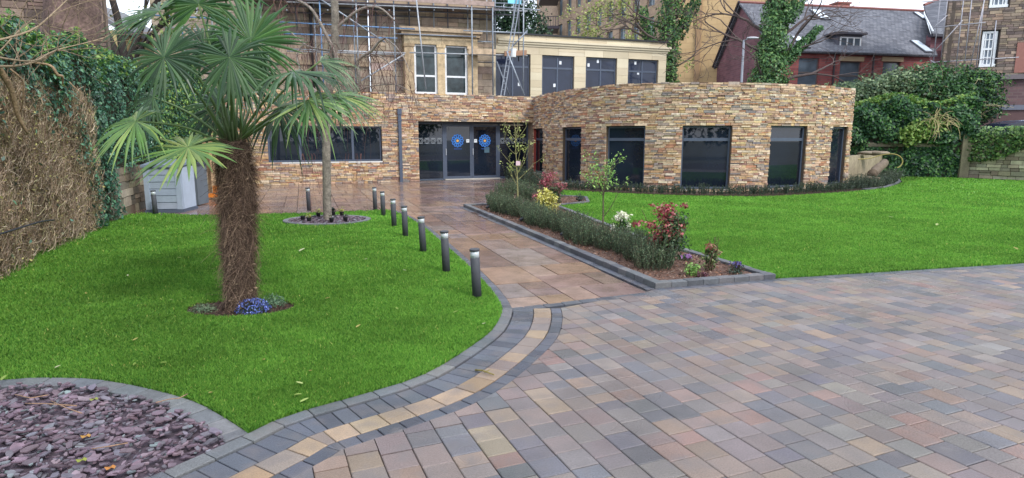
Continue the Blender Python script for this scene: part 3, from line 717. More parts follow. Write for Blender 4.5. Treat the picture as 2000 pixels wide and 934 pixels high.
# drainpipe
t_ = thing('drainpipe', WP.q(WP.ang(781, 290), .07)+(0,), 'dark square drainpipe on the stone wall left of the entrance doors', 'drainpipe')
m = MB(); m.tf = frame((*WP.q(WP.ang(781, 290), 0), 0), tuple(WP.n(1)[::-1]*np.array((-1, 1)))); m.box(-.055, .055, .04, .13, 0, 2.55); m.box(-.075, .075, .03, .15, 2.45, 2.66); m.build('pipe', M_dark, t_)
m2 = MB(); m2.tf = m.tf
for z in (.5, 1.4, 2.2): m2.box(-.075, .075, .03, .138, z, z+.05)
m2.build('bracket', M_dark, t_)
# security camera
cs = CP.ang(1612, 222); t_ = thing('security_camera', (*CP.q(cs, .04), 2.36), 'small white security camera high on the right end of the curved wall', 'security camera')
m = MB(); q = CP.q(cs, .16); m.ellip((q[0], q[1], 2.36), (.035,.035,.035), S(232,234,236), 12, 8); m.build('camera_head', M_plain, t_, True)
m = MB(); m.tube([(*CP.q(cs, .03), 2.4), (*CP.q(cs, .15), 2.38)], .012, 8, S(226,228,230)); m.build('bracket', M_plain, t_, True)

# ------------------------------------------------------------------ old sandstone house behind
HO = lambda X: 29.0+.34*(X+4.8)
HD = (1, .34)
ASH = [S(168,150,132), S(158,142,126), S(174,156,136), S(150,136,122), S(162,146,132)]
def hx(px):                                                  # X where the sight line of column px meets the facade line
    a = (px-1000)/FPX/ray(px, 90)[1]; return a*(29+.34*4.8)/(1-.34*a)
house = thing('old_sandstone_house', (-6,28.5,0), 'old weathered sandstone house with bay window behind the scaffolding', 'house')
XL, XR = hx(300), hx(957); HPp = Path([(XL, HO(XL)), (XR, HO(XR))])
sH = lambda px: (hx(px)-XL)*math.hypot(1, .34)
w1 = (sH(560), sH(600)); 
mb = MB(); ledge(mb, HPp, 0, sH(720), 2.2, 11, [(sH(352), sH(392), 6.6, 9.2)], (.24,.36), (.5,1.0), ASH, (0,.012), .012, back=S(104,90,78))
HP2 = Path([(HPp.q(sH(722), .35)), HPp.q(HPp.L, .35)]); off2 = sH(722)
ledge(mb, HP2, 0, HP2.L, 2.2, 11, [], (.24,.36), (.5,1.0), ASH, (0,.012), .012, back=S(104,90,78), thick=.34)
RPh = Path([HPp.q(HPp.L, .35), HPp.q(HPp.L, -9)]); ledge(mb, RPh, 0, RPh.L, 2.2, 11, [], (.24,.36), (.5,1.0), ASH, (0,.012), .012, back=S(104,90,78))
mb.build('wall', M_ash, house)
m = MB(); m.tf = frame((*HPp.q(0,0),0), HD); m.box(sH(722)-.02, HPp.L+.05, .36, .5, 7.42, 7.62, S(176,156,132)); m.box(0, sH(720), .02, .12, 4.75, 4.95, S(170,150,126)); m.build('string_course', M_smooth, house)
m = MB(); m.tf = frame((*HPp.q(0,0),0), HD); m.box(0, sH(300)+.1 if False else HPp.L, -9, -.3, 10.9, 11.1, S(90,90,96)); m.build('roof', M_plain, house)
window(house, HPp, sH(353), sH(391), 6.62, 9.18, gmat=M_glass, fmat=M_white, inset_=.15)
m = MB(); m.tf = frame((*HPp.q(0,0),0), HD); u = sH(609); m.tube([(u, .1, 2.5), (u, .1, 10.8)], .06, 8, S(60,54,56)); m.build('drainpipe', M_plain, house, True)
# bay window
u0, u1 = sH(783), sH(922); btf = frame((*HPp.q(0,0),0), HD); v1 = .95; BAYC = [S(186,164,132), S(176,154,124), S(192,170,136)]
m = MB(); m.tf = btf
zc = 5.72
m.box(u0-.22, u1+.2, .36, v1+.16, 6.25, 6.42, S(172,152,128)); m.box(u0-.12, u1+.1, .36, v1+.08, 6.1, 6.25, S(160,140,116))
m.box(u0, (u0+u1)/2, .36, v1, zc, 6.1, S(180,162,132)); m.box((u0+u1)/2+.012, u1, .36, v1, zc, 6.1, S(174,154,124))
for a, b, c in ((u0, u0+.42, BAYC[1]), ((u0+u1)/2-.2, (u0+u1)/2+.14, BAYC[2]), (u1-.46, u1, BAYC[0])):
    m.box(a, b, .36, v1, 2.3, zc-.12, c); m.box(a-.03, b+.03, .36, v1+.03, zc-.12, zc-.002, jit(c))
m.box(u0+.42, u1-.46, .36, v1-.02, 2.3, 3.55, S(160,138,112))
bay = m.build('bay', mat('rock_faced_stone', attr=True, rough=.9, ns=6, na=.25, ns2=30, na2=.15, bump=1, bs=9), house)
for a, b in ((u0+.42, (u0+u1)/2-.2), ((u0+u1)/2+.14, u1-.46)):
    m = MB(); m.tf = btf; f = .1; V0, V1 = v1-.2, v1-.12; z0_, z1_ = 3.56, zc-.01
    m.box(a, a+f, V0, V1, z0_, z1_); m.box(b-f, b, V0, V1, z0_, z1_); m.box(a+f, b-f, V0, V1, z0_, z0_+f); m.box(a+f, b-f, V0, V1, z1_-f*.6, z1_); m.box(a+f, b-f, V0, V1-.01, 4.32, 4.4)
    w = m.build('window', M_white, house); m = MB(); m.tf = btf; m.box(a+f*.5, b-f*.5, V0+.02, V0+.04, z0_+.05, z1_-.03); m.build('pane', mat('old_glass', (.03,.045,.05), rough=.08, spec=.5, ns=3, na=.6), w)

# ashlar extension with tall dark windows
EXL, EXR = hx(959), hx(1302)
EP = Path([(EXL, HO(EXL)), (EXR, HO(EXR))]); sE = lambda px: (hx(px)-EXL)*math.hypot(1, .34)
extn = thing('ashlar_extension', ((EXL+EXR)/2, HO(3), 0), 'pale cream ashlar flat roofed extension with tall grey windows', 'building')
CR = [S(208,194,166), S(202,188,160), S(212,200,174), S(198,184,158)]
ew = [(968,1036), (1059,1122), (1145,1206), (1228,1287)]; ops = [(sE(a), sE(b), 2.3, 5.62) for a, b in ew]
mb = MB(); ledge(mb, EP, 0, EP.L, 2.2, 6.5, ops, (.34,.38), (.8,1.3), CR, (0,.001), .005, back=S(176,158,130), thick=.35, ja=.04)
RE = Path([EP.q(EP.L, 0), EP.q(EP.L, -10)]); ledge(mb, RE, 0, RE.L, 2.2, 6.5, [], (.34,.38), (.8,1.3), CR, (0,.001), .005, back=S(176,158,130), thick=.35, ja=.04)
mb.build('wall', M_smooth, extn)
m = MB(); m.tf = frame((*EP.q(0,0),0), HD)
for z0_, z1_, o_ in ((5.98,6.08,.06), (6.08,6.18,.13), (6.18,6.28,.19)): m.box(.3, EP.L+o_, .0, o_, z0_, z1_-.003, CR[2])
m.build('cornice', M_smooth, extn)
m = MB(); m.tf = frame((*EP.q(0,0),0), HD); m.box(.0, EP.L+.1, -.4, .1, 6.5, 6.58); m.build('coping', M_black, extn)
m = MB(); m.tf = frame((*EP.q(0,0),0), HD); m.box(.0, EP.L-.3, -9.6, -.36, 6.2, 6.3, S(110,110,112)); m.build('roof', M_plain, extn)
for i, o in enumerate(ops):
    w, tf, L_ = window(extn, EP, o[0]+.005, o[1]-.005, o[2], o[3]-.005, inset_=.12, transom=5.02, mull=(.5,), fw=.08, gmat=mat('tinted_glass', S(34,42,62), rough=.06, ns=1.5, na=.25))
    m = MB(); m.tf = tf
    for u, z in ([(.6,5.3),(.42,4.2),(.42,2.9)], [(.12,5.25),(.42,5.45)], [(.28,5.45),(.38,4.95)], [(.7,4.2)])[(i+3)%4 if i else 3]:
        m.box(L_*u-.06, L_*u+.06, -.143, -.137, z-.08, z+.08, S(225,230,236))
    m.build('sticker', M_plain, w)

# ------------------------------------------------------------------ scaffolding on the house
def hpt(px, py, off_=1.2):
    """point on the scaffold plane in front of the facade"""
    a = ray(px, py); k = 29+.34*4.8-off_; t = k/(a[1]-.34*a[0]); return (a[0]*t, a[1]*t, CAMH+a[2]*t)
scf = thing('scaffolding', (-3,28,2.98), 'galvanised tube scaffolding across the front of the old sandstone house', 'scaffolding')
ST = [S(150,158,168), S(132,140,152), S(164,168,174)]; BL = S(104,138,178)
def tubeobj(name, pts, r=.03, c=None, parent=None):
    m = MB(); m.tube(pts, r, 7, c or random.choice(ST)); return m.build(name, M_steel, parent, True)
def vert(px, y0, y1, off_, lean=0, c=None):
    a = hpt(px, y1, off_); b = hpt(px+lean, y0, off_); return tubeobj('standard', [a, (a[0]+(0 if not lean else b[0]-a[0]), a[1]+(0 if not lean else b[1]-a[1]), b[2])], .032, c, scf)
for px, y0, y1, of, c in ((366,-40,182,.6,BL),(420,-40,120,.6,None),(516,-40,140,1.2,None),(621,-40,180,.6,None),(633,-40,190,1.5,BL),(696,-40,180,.5,None),(702,-40,182,1.5,None),(774,-40,184,1.5,None),(848,-40,72,.6,None),(915,-40,178,.6,None),(923,-40,186,1.6,None),(951,-40,80,.6,None),(963,-40,186,1.6,None),(967,-40,100,.8,None),(1003,-10,62,.8,None),(1022,-40,186,1.6,None)):
    vert(px, y0, y1, of, 0, c)
for px, y1, of in ((580,60,.5),(656,40,.5),(735,60,.6),(800,66,.6),(875,70,.6),(1013,120,.9)): vert(px, -40, y1, of, 0, S(96,98,108))
for y in (-14,-26): tubeobj('ledger', [hpt(300, y-6, 1.5), hpt(1030, y+14, 1.5)], .03, None, scf)
for pts, of, c in (([(300,30),(500,41)],1.2,BL),([(300,52),(500,64)],1.2,None),([(540,43),(810,57)],1.5,BL),([(540,65),(776,75)],1.5,BL),([(560,96),(792,104)],1.5,None),([(560,100),(792,107)],.5,None),([(800,103),(1030,109)],1.5,None),([(905,60),(1030,65)],1.5,None),([(770,66),(930,72)],1.2,None),
                   ([(925,81),(965,82)],.8,None),([(560,4),(1030,22)],1.5,None),([(780,-2),(1055,20)],.9,None),([(560,12),(1010,30)],.9,S(96,96,104)),([(300,96),(560,112)],1.2,None),([(770,118),(965,122)],.6,S(110,112,120)),([(560,24),(960,38)],.4,S(96,96,104)),([(560,-4),(1030,8)],.5,None)):
    tubeobj('ledger', [hpt(x, y, of) for x, y in pts], .03, c, scf)
for pts, of in (([(610,-12),(752,83)],1.6), ([(697,163),(790,106)],1.6), ([(812,-12),(832,175)],1.9), ([(1030,60),(1000,92)],1.7), ([(990,100),(1024,186)],2.2), ([(970,120),(995,186)],1.4)):
    tubeobj('brace', [hpt(x, y, of) for x, y in pts], .032, None, scf)
for px in (560, 640, 700, 760, 800, 848, 885, 920, 950, 975, 1010):
    tubeobj('transom', [hpt(px, 20, .0 if px < 960 else .8), hpt(px, 20, 1.9)], .03, None, scf)
def board(a, b, of0, of1, h, c, name='board', dz=0):
    A_, B_ = hpt(*a, of0), hpt(*b, of0); m = MB(); m.tf = frame((A_[0], A_[1], 0), (B_[0]-A_[0], B_[1]-A_[1])); L_ = math.hypot(B_[0]-A_[0], B_[1]-A_[1]); s_ = (B_[2]-A_[2])
    m.tf = (lambda f: lambda u, v, w: (lambda p: (p[0], p[1], p[2]+A_[2]+s_*u/L_+dz))(f(u, v, w)))(m.tf)
    m.box(0, L_, 0, of1-of0, 0, h, c); return m.build(name, M_board, scf)
for k in range(5): board((470,-2), (985,22), .05+k*.3, .05+k*.3+.27, .05, jit(S(92,84,88), .15))
board((560,-9), (965,13), 1.62, 1.66, .2, S(160,140,132), 'toe_board')
board((630,-30), (985,-10), 1.5, 1.55, .22, S(150,140,136), 'toe_board')
board((915,107), (1020,111), .9, 1.45, .05, jit(S(110,96,84)), 'board'); board((915,106), (968,107), 1.55, 1.6, .24, S(180,158,132), 'toe_board'); board((985,110), (1028,108), 1.55, 1.6, .22, S(160,124,100), 'toe_board')
board((755,2), (820,7), .1, .5, .05, S(210,214,220), 'board', -.1)
# ladder
t_ = thing('ladder', hpt(978,187,2.0), 'aluminium ladder leaning on the scaffolding before the cream extension', 'ladder')
A_ = [hpt(978,187,2.2), hpt(984.5,187,2.2)]; B_ = [hpt(1011,-12,1.75), hpt(1018,-12,1.75)]
for a, b in zip(A_, B_):
    m = MB(); m.tube([a, b], .028, 6, S(136,142,152)); m.build('stile', M_steel, t_)
m = MB()
for i in range(1, 17):
    k = i/17; m.tube([tuple(np.array(A_[0])*(1-k)+np.array(B_[0])*k), tuple(np.array(A_[1])*(1-k)+np.array(B_[1])*k)], .012, 5, S(136,142,152))
m.build('rungs', M_steel, t_)
a = hpt(1002,102,1.5); t_ = thing('tub', a, 'small white plastic tub on the scaffold board by the ladder', 'tub'); m = MB(); m.lathe([(0,-.22),(.14,-.22),(.17,.12),(.17,.14),(0,.14)], a, 12, S(225,228,230)); m.build('tub_body', M_plain, t_)
# blue tarpaulin sheet on the lift
a = hpt(992,2,1.7); b = hpt(1018,4,1.7); m = MB(); m.add([(a[0],a[1],a[2]-.1),(b[0],b[1],b[2]-.1),(b[0],b[1]+.2,b[2]+.5),(a[0],a[1]+.2,a[2]+.5),(a[0],a[1]-.02,a[2]-.1),(b[0],b[1]-.02,b[2]-.1),(b[0],b[1]+.18,b[2]+.5),(a[0],a[1]+.18,a[2]+.5)], [(0,1,2,3),(4,5,6,7),(0,1,5,4),(1,2,6,5),(3,0,4,7)], S(110,190,215))
tag(m.build('tarpaulin', M_plain), 'pale blue sheet tied at the top of the ladder', 'tarpaulin')
# loose planks and wrapped bundle lying on the flat roof
a = np.array(hpt(790,186,3.0)); b = np.array(hpt(905,188,2.9)); m = MB(); m.tf = frame((a[0], a[1], 2.98), (b[0]-a[0], b[1]-a[1])); L_ = np.hypot(*(b-a)[:2])
for k in range(4): m.box(U(0,.3), L_-U(0,.4), k*.18, k*.18+.16, .0+.052*k, .05+.052*k, jit(S(130,84,66), .2))
m.box(.3, 1.6, .1, .5, .21, .42, S(120,92,80)); tag(m.build('plank_pile', M_board), 'pile of reddish planks on the flat roof below the bay window', 'planks')
a = np.array(hpt(690,184,3.4)); m = MB()
for i in range(5): m.ellip((a[0]+.45*i, a[1]+.15*i, 3.06+.05*(i%2)), (.36,.25,.15), S(216,222,230), 10, 6, .06)
tag(m.build('plastic_bundle', M_plain, None, True), 'white plastic wrapped bundle on the flat roof behind the birch', 'bundle')

# ------------------------------------------------------------------ tall buff apartment block
apt = thing('apartment_block', (10,60,0), 'tall buff brick apartment block with rows of windows behind the trees', 'building')
A0, A1 = (4.75,76), (13.1,50.5); AP = Path([A0, A1]); m = MB()
def slab(path_pts, z0, z1, th, m_, name, parent, open_=(), c=(1,1,1)):
    P_ = Path(path_pts); mb = MB(); L_ = P_.L; zs = sorted({z0, z1} | {z for o in open_ for z in (o[2], o[3])}); tf = frame((*path_pts[0], 0), (path_pts[1][0]-path_pts[0][0], path_pts[1][1]-path_pts[0][1])); mb.tf = tf
    for a, b in zip(zs[:-1], zs[1:]):
        iv = [(0, L_)]
        for oa, ob, za, zb in open_:
            if za <= a+1e-6 and zb >= b-1e-6: iv = [q for p, r in iv for q in ((p, min(r, oa)), (max(p, ob), r)) if q[1]-q[0] > .005]
        for p, r in iv: mb.box(p, r, -th, 0, a, b, c)
    o = mb.build(name, m_, parent); wall_uv(o, (path_pts[1][0]-path_pts[0][0], path_pts[1][1]-path_pts[0][1])); return o, P_
ops = []
for r in range(5):
    for k in range(10): ops.append((1.9+k*2.5, 3.15+k*2.5, 9.9+r*2.75, 11.75+r*2.75))
slab([A0, A1], 0, 27, .6, M_buff, 'wall', apt, ops)
slab([(3.2,84), A0], 0, 27, .6, M_buff, 'wall', apt)
for o in ops:
    window(apt, AP, o[0], o[1], o[2], o[3], inset_=.2, mull=(.5,), fw=.1, gmat=M_glass2, fmat=mat('grey_window_frame', S(120,130,136), rough=.5))
m = MB(); m.prism([(3.4,84),(4.6,76.3),(13.0,51),(21,49),(30,70),(10,90)], 26.5, 26.9, S(120,112,104)); m.build('roof', M_plain, apt)
B1_ = (21.6, 48.5); slab([A1, B1_], 0, 27, .6, M_block, 'side_wall', apt)
m = MB(); m.tf = frame((*A1, 0), (B1_[0]-A1[0], B1_[1]-A1[1])); m.box(1.35, 1.75, 0, .14, 0, 26, S(160,130,98)); m.build('pilaster', M_smooth, apt)
for z in (13.6, 16.7):
    m = MB(); a = at(1052, 40, 74); b = at(1092, 40, 71); m.box(a[0], b[0], 71, 74.5, z, z+.3, S(70,62,72)); bl = m.build('balcony', M_plain, apt)
    m = MB(); [m.tube([(x, 71.1, z+.3), (x, 71.1, z+1.3)], .03, 5, S(70,66,76)) for x in np.linspace(a[0]+.1, b[0]-.1, 8)]; m.tube([(a[0], 71.1, z+1.3), (b[0], 71.1, z+1.3)], .04, 5, S(70,66,76)); m.build('railing', M_plain, bl)

# ------------------------------------------------------------------ red brick house with slate roof
red = thing('red_brick_house', (21,42,0), 'red brick house with long slate roof, dormer and skylights', 'house')
FL, FR = (16.6,40), (27.8,42.3); fp = Path([FL, FR]); sR = lambda px: fp.ang(px, 125)
ZE = 6.95; ro = [(sR(1560), sR(1600), 4.7, 6.65), (sR(1641), sR(1682), 4.7, 6.5), (sR(1725), sR(1759), 5.0, 6.55)]
slab([FL, FR], 0, ZE, .4, M_brick, 'wall', red, ro)
for i, o in enumerate(ro):
    window(red, fp, o[0], o[1], o[2], o[3], inset_=.12, transom=(o[3]-.9), fw=.07, gmat=mat('hazy_glass', S(92,104,116), rough=.15, ns=1.2, na=.4), fmat=mat('brown_frame', S(96,90,90)), sill=S(150,140,128))
m = MB(); m.tf = frame((*FL,0), (11.2,2.3))
for o in ro[1:]: m.box(o[0]-.15, o[1]+.15, .003, .06, o[3]+.01, o[3]+.3, S(176,154,126))
m.build('lintel', M_smooth, red)
m = MB(); m.tf = frame((*FL,0), (11.2,2.3)); m.box(-.1, fp.L+.1, .0, .3, ZE-.02, ZE+.1, S(50,50,60)); 
for u in (sR(1627), sR(1703)): m.tube([(u, .12, 0), (u, .12, ZE)], .06, 6, S(54,44,50))
m.build('gutter', M_plain, red)
# roof with gable end at left
LR = math.hypot(11.2,2.3); ux, uy = 11.2/LR, 2.3/LR; nb = (-.05, .9987)         # back direction
def rp(u, b, z): return (FL[0]+ux*u+nb[0]*b, FL[1]+uy*u+nb[1]*b, z)
ZR = 11.05; BR = 5.6; BB = 12.2; ZB = 5.0
def roofslab(name, q, m_, parent, th=.12):
    mb = MB(); q = [Vector(p) for p in q]; nrm = (q[1]-q[0]).cross(q[3]-q[0]).normalized(); nrm = nrm if nrm.z > 0 else -nrm
    mb.add([tuple(p) for p in q]+[tuple(p-nrm*th) for p in q], [(0,1,2,3),(7,6,5,4),(0,4,5,1),(1,5,6,2),(2,6,7,3),(3,7,4,0)]); o = mb.build(name, m_, parent); wall_uv(o, (q[1].x-q[0].x, q[1].y-q[0].y)); return o
roofslab('roof', [rp(-.25,-.35,ZE+.05), rp(LR+.3,-.35,ZE+.05), rp(15.1,BR,ZR), rp(-.25,BR,ZR)], M_slateroof, red)
roofslab('rear_roof', [rp(LR,BB,ZB), rp(-.25,BB,ZB), rp(-.25,BR+.01,ZR), rp(LR,BR+.01,ZR)], M_slateroof, red)
m = MB(); pts_ = [(0,0,0), (0,0,ZE), (0,BR,ZR-.15), (0,BB-.2,ZB), (0,BB-.2,0)]; m.add([rp(.0, b, z) for _, b, z in pts_]+[rp(.35, b, z) for _, b, z in pts_], [(4,3,2,1,0),(5,6,7,8,9)]); o = m.build('gable', M_brickd, red); wall_uv(o, nb)
o2 = MB(); P3 = [rp(-.3,BR,ZR+.08), rp(-.3,BB+.1,ZB+.02)]; o2.tube(P3, .09, 5, S(56,46,54)); o2.build('bargeboard', M_plain, red)
m = MB(); m.tube([rp(-.25,BR,ZR+.04), rp(15.1,BR,ZR+.04)], .1, 6, S(130,78,72)); m.build('ridge_tiles', M_plain, red)
m = MB(); p = rp(8.2, BR+.5, 0); m.tf = frame((p[0],p[1],0), (ux,uy)); m.box(-.5, .5, -.4, .4, ZR-.6, ZR+.3, S(150,84,72)); m.box(-.58, .58, -.48, .48, ZR+.3, ZR+.42, S(136,76,66)); ch = m.build('chimney', M_plain, red)
# skylights in the plane of the roof
def onroof(px, py):
    r = ray(px, py); n0 = Vector(rp(0,-.35,ZE+.05)); e1 = Vector(rp(1,-.35,ZE+.05))-n0; e2 = Vector(rp(0,BR,ZR))-n0; nn_ = e1.cross(e2).normalized(); d = Vector(r); c0 = Vector((0,0,CAMH)); t = (n0-c0).dot(nn_)/d.dot(nn_); return c0+d*t, nn_ if nn_.z > 0 else -nn_
for (xa, ya, xb, yb) in ((1554,74,1572,93), (1590,22,1612,38), (1790,83,1808,101), (1791,27,1802,37)):
    p, nn_ = onroof((xa+xb)/2, (ya+yb)/2); e1 = Vector((ux,uy,0)); e2 = nn_.cross(e1); e2 = e2 if e2.z > 0 else -e2; w2 = (xb-xa)/FPX*p.y/2; h2 = abs((onroof(xa,ya)[0]-onroof(xa,yb)[0]).length)/2
    for nm, k, th, mm in (('skylight', 1.0, .1, mat('skylight_frame', S(90,92,100))), ('glazing', .86, .115, mat('sky_glass', S(200,212,224), rough=.25, spec=1))):
        m = MB(); vs = [p+e1*a*w2*k+e2*b*h2*k for a, b in ((-1,-1),(1,-1),(1,1),(-1,1))]; m.add([tuple(v) for v in vs]+[tuple(v+nn_*th) for v in vs], [(4,5,6,7),(0,1,5,4),(1,2,6,5),(2,3,7,6),(3,0,4,7)])
        par = m.build(nm, mm, red if nm == 'skylight' else par)
# dormer
u0, u1 = sR(1640), sR(1689); m = MB(); m.tf = lambda u, v, w: rp(u, -v, w)
z0_, z1_ = 6.9, 8.25
m.box(u0, u1, -2.4, -.55, z0_, z1_, S(100,100,112)); dm = m.build('dormer', M_plain, red)
m = MB(); m.tf = lambda u, v, w: rp(u, -v, w); m.box(u0-.35, u1+.25, -2.8, -.3, z1_+.002, z1_+.12, S(74,74,86)); m.build('dormer_roof', M_plain, dm)
m = MB(); m.tf = lambda u, v, w: rp(u, -v, w)
for u in np.linspace(u0+.25, u1-.12, 4): m.box(u-.045, u+.045, -.54, -.48, 7.15, 8.1)
m.box(u0+.2, u1-.08, -.54, -.482, 7.08, 7.16); m.box(u0+.2, u1-.08, -.54, -.482, 8.02, 8.1); m.build('window_frame', M_white, dm)
m = MB(); m.tf = lambda u, v, w: rp(u, -v, w); m.box(u0+.24, u1-.12, -.545, -.53, 7.12, 8.05); m.build('pane', mat('hazy_glass'), dm)
# taller wing to the right
wing = thing('slate_roofed_wing', (29,44,0), 'taller brick wing with steep slate roof right of the red house', 'house')
WA, WB = (28.15,42.9), (35.0,44.3)
slab([WA, WB], 0, 8.45, .4, M_brickd, 'wall', wing)
LW2 = math.hypot(WB[0]-WA[0], WB[1]-WA[1]); wx, wy = (WB[0]-WA[0])/LW2, (WB[1]-WA[1])/LW2
def wp(u, b, z): return (WA[0]+wx*u-wy*b, WA[1]+wy*u+wx*b, z)
roofslab('roof', [wp(-.35,-.4,8.45), wp(LW2,-.4,8.45), wp(LW2+4,6,13.9), wp(5.0,6,11.7)], M_slateroof, wing)
m = MB(); m.tube([wp(-.35,-.45,8.55), wp(2.6,3.44,10.5)], .06, 5, S(205,210,216)); m.build('flashing', M_plain, wing)
m = MB(); m.tube([wp(LW2+4,6,13.95), wp(5.0,6,11.75)], .12, 6, S(130,78,72)); m.build('ridge_tiles', M_plain, wing)
m = MB(); a, b, c_ = wp(.6,-.8,7.7), wp(2.6,-.8,8.1), wp(2.2,-.8,6.4); m.add([a, b, c_, (a[0],a[1]+.5,a[2]), (b[0],b[1]+.5,b[2]), (c_[0],c_[1]+.5,c_[2])], [(0,2,1),(3,4,5),(0,1,4,3),(1,2,5,4),(2,0,3,5)], S(128,68,70)); m.build('small_gable', M_plain, wing)
m = MB(); m.tf = frame((*WA,0), (wx,wy)); m.box(-.3, LW2, 0, .42, 8.28, 8.44, S(52,52,64)); m.build('gutter', M_plain, wing)

# ------------------------------------------------------------------ brown stone house on the right
rh = thing('brown_stone_house', (23,30,0), 'brown rubble stone house with white sash windows at the right edge', 'house')
RA, RB = (21.35,31.5), (29.6,28.6); rpth = Path([RA, RB]); sQ = lambda px: rpth.ang(px, 90)
wa = (sQ(1914), sQ(1951)); ro = [(wa[0], wa[1], 5.0, 6.75), (sQ(1925)-.1, sQ(1962), 7.75, 9.4)]
BRN = [S(136,120,108), S(150,132,116), S(118,104,96), S(104,92,88), S(128,114,104), S(164,144,124)]
mb = MB(); ledge(mb, rpth, 0, rpth.L, 4.4, 12, ro, (.09,.16), (.18,.45), BRN, (0,.02), .014, back=S(100,88,80)); mb.build('wall', M_ash, rh)
o, _ = slab([RA, RB], .3, 4.395, .3, M_plum, 'lower_wall', rh)
sd = Path([(RA[0]+6.6, RA[1]+8), RA]); mb = MB(); ledge(mb, sd, 0, sd.L-.02, .3, 12, [], (.09,.16), (.18,.45), BRN, (0,.02), .014, back=S(100,88,80)); mb.build('side_wall', M_ash, rh)
m = MB(); m.tf = frame((*RA,0), (RB[0]-RA[0], RB[1]-RA[1])); m.box(sQ(1905), rpth.L, .0, .16, 4.4, 4.62, S(112,104,108)); m.build('string_course', M_smooth, rh)
m = MB(); m.tf = frame((*RA,0), (RB[0]-RA[0], RB[1]-RA[1])); m.box(sQ(1944), rpth.L, .004, .12, 2.95, 3.18, S(104,108,122)); m.box(sQ(1955), rpth.L, .004, .05, .9, 2.95, S(92,66,66)); m.build('garage_door', M_plain, rh)
m = MB(); m.tf = frame((*RA,0), (RB[0]-RA[0], RB[1]-RA[1])); m.box(sQ(1986), sQ(2060), .03, .06, 4.7, 6.1, S(146,98,88)); m.build('brick_patch', M_plain, rh)
for o in ro:
    p0 = rpth.q(o[0], 0); p1 = rpth.q(o[1], 0); L_ = o[1]-o[0]; tf = frame((*p0,0), (p1[0]-p0[0], p1[1]-p0[1])); m = MB(); m.tf = tf; f = .1; A_, B_ = -.14, -.07
    m.box(0, L_, -.29, -.16, o[2], o[3], S(84,84,92)); m.build('surround', M_plain, rh)
    m = MB(); m.tf = tf
    m.box(.08, .08+f, A_, B_, o[2]+.06, o[3]-.05); m.box(L_-.08-f, L_-.08, A_, B_, o[2]+.06, o[3]-.05); m.box(.08, L_-.08, A_, B_-.003, o[3]-.15, o[3]-.052); m.box(.05, L_-.05, A_, B_+.05, o[2]+.03, o[2]+.16); zm = (o[2]+o[3])/2; m.box(.1, L_-.1, A_, B_-.005, zm-.05, zm+.04)
    for k in (1, 2, 3): u = .08+(L_-.16)*k/4; m.box(u-.022, u+.022, A_+.01, B_-.012, o[2]+.16, o[3]-.15)
    for zz in (o[2]+(zm-o[2])*.55, zm+(o[3]-zm)*.5): m.box(.1, L_-.1, A_+.01, B_-.014, zz-.02, zz+.02)
    w = m.build('sash_window', M_white, rh); m = MB(); m.tf = tf; m.box(.1, L_-.1, -.158, -.145, o[2]+.06, o[3]-.1); m.build('pane', mat('sash_glass', S(120,132,146), rough=.1, ns=1.5, na=.3), w)
m = MB(); m.tf = frame((*RA,0), (RB[0]-RA[0], RB[1]-RA[1])); m.box(0, rpth.L, -8, -.31, 11.9, 12.1, S(90,90,98)); m.build('roof', M_plain, rh)
# scaffold by it
sc2 = thing('scaffolding', (20.5,30.5,3), 'thin tube scaffolding at the corner of the brown stone house', 'scaffolding')
def sp(px, py, D): return at(px, py, D)
for px, D, y0, y1 in ((1822,31,-30,130),(1838,31.5,-30,112),(1866,30.3,-30,140),(1882,30.6,-30,138),(1905,29.6,-30,144),(1935,29,40,130)):
    a = sp(px, y1, D); b = sp(px, y0, D); tubeobj('standard', [a, (a[0], a[1], b[2])], .022, S(150,150,160), sc2)
for a, b in (((1818,122,31),(1990,112,29)), ((1825,54,31),(1925,44,29.3)), ((1800,4,31.5),(1935,-2,29.3)), ((1822,56,31),(1850,30,31)), ((1893,138,29.9),(1925,-10,29.4)), ((1815,112,31.3),(1880,40,30.6)), ((1818,118,31),(1835,130,30.5))):
    tubeobj('brace' if abs(a[1]-b[1]) > 20 else 'ledger', [sp(*a), sp(*b)], .022, S(166,164,172), sc2)
# ------------------------------------------------------------------ buildings peeping above the hedge at left
lb = thing('dark_stone_building', (-13,14,0), 'dark stone building above the hedge in the top left corner', 'building')
P_ = Path([(-19,11.5), at(203,40,15.5)[:2]]); mb = MB(); ledge(mb, P_, 0, P_.L, 2.4, 9, [], (.12,.2), (.3,.7), [S(122,104,96), S(108,92,86), S(134,116,104)], (0,.015), .014, back=S(84,74,70)); mb.build('wall', M_ash, lb)
m = MB(); q = at(203,40,15.5); m.box(-22, q[0], 15.56, 15.66, 0, 8.9, S(110,96,88)); m.build('side_wall', M_ash, lb)
cb_ = thing('cream_cottage', at(232,60,30)[:2]+(0,), 'small cream gabled house glimpsed between palm and trees', 'house')
m = MB(); a = at(222,80,30); b = at(241,80,30); m.box(a[0]-1.5, b[0], 30, 34, 0, 6.6, S(190,168,120)); m.build('wall', M_plain, cb_)
m = MB(); m.add([(a[0]-1.7,29.8,7.9),(b[0]+.2,29.8,6.4),(b[0]+.2,34,6.4),(a[0]-1.7,34,7.9),(a[0]-1.7,29.8,8.1),(b[0]+.2,29.8,6.6),(b[0]+.2,34,6.6),(a[0]-1.7,34,8.1)], [(3,2,1,0),(4,5,6,7),(0,1,5,4),(1,2,6,5),(3,0,4,7)], S(110,110,116)); m.build('roof', M_plain, cb_)
m = MB(); u = at(233,65,30)[0]; m.box(u-.12, u+.12, 29.97, 30, 5.3, 6.1, S(70,60,50)); m.build('window', M_plain, cb_)

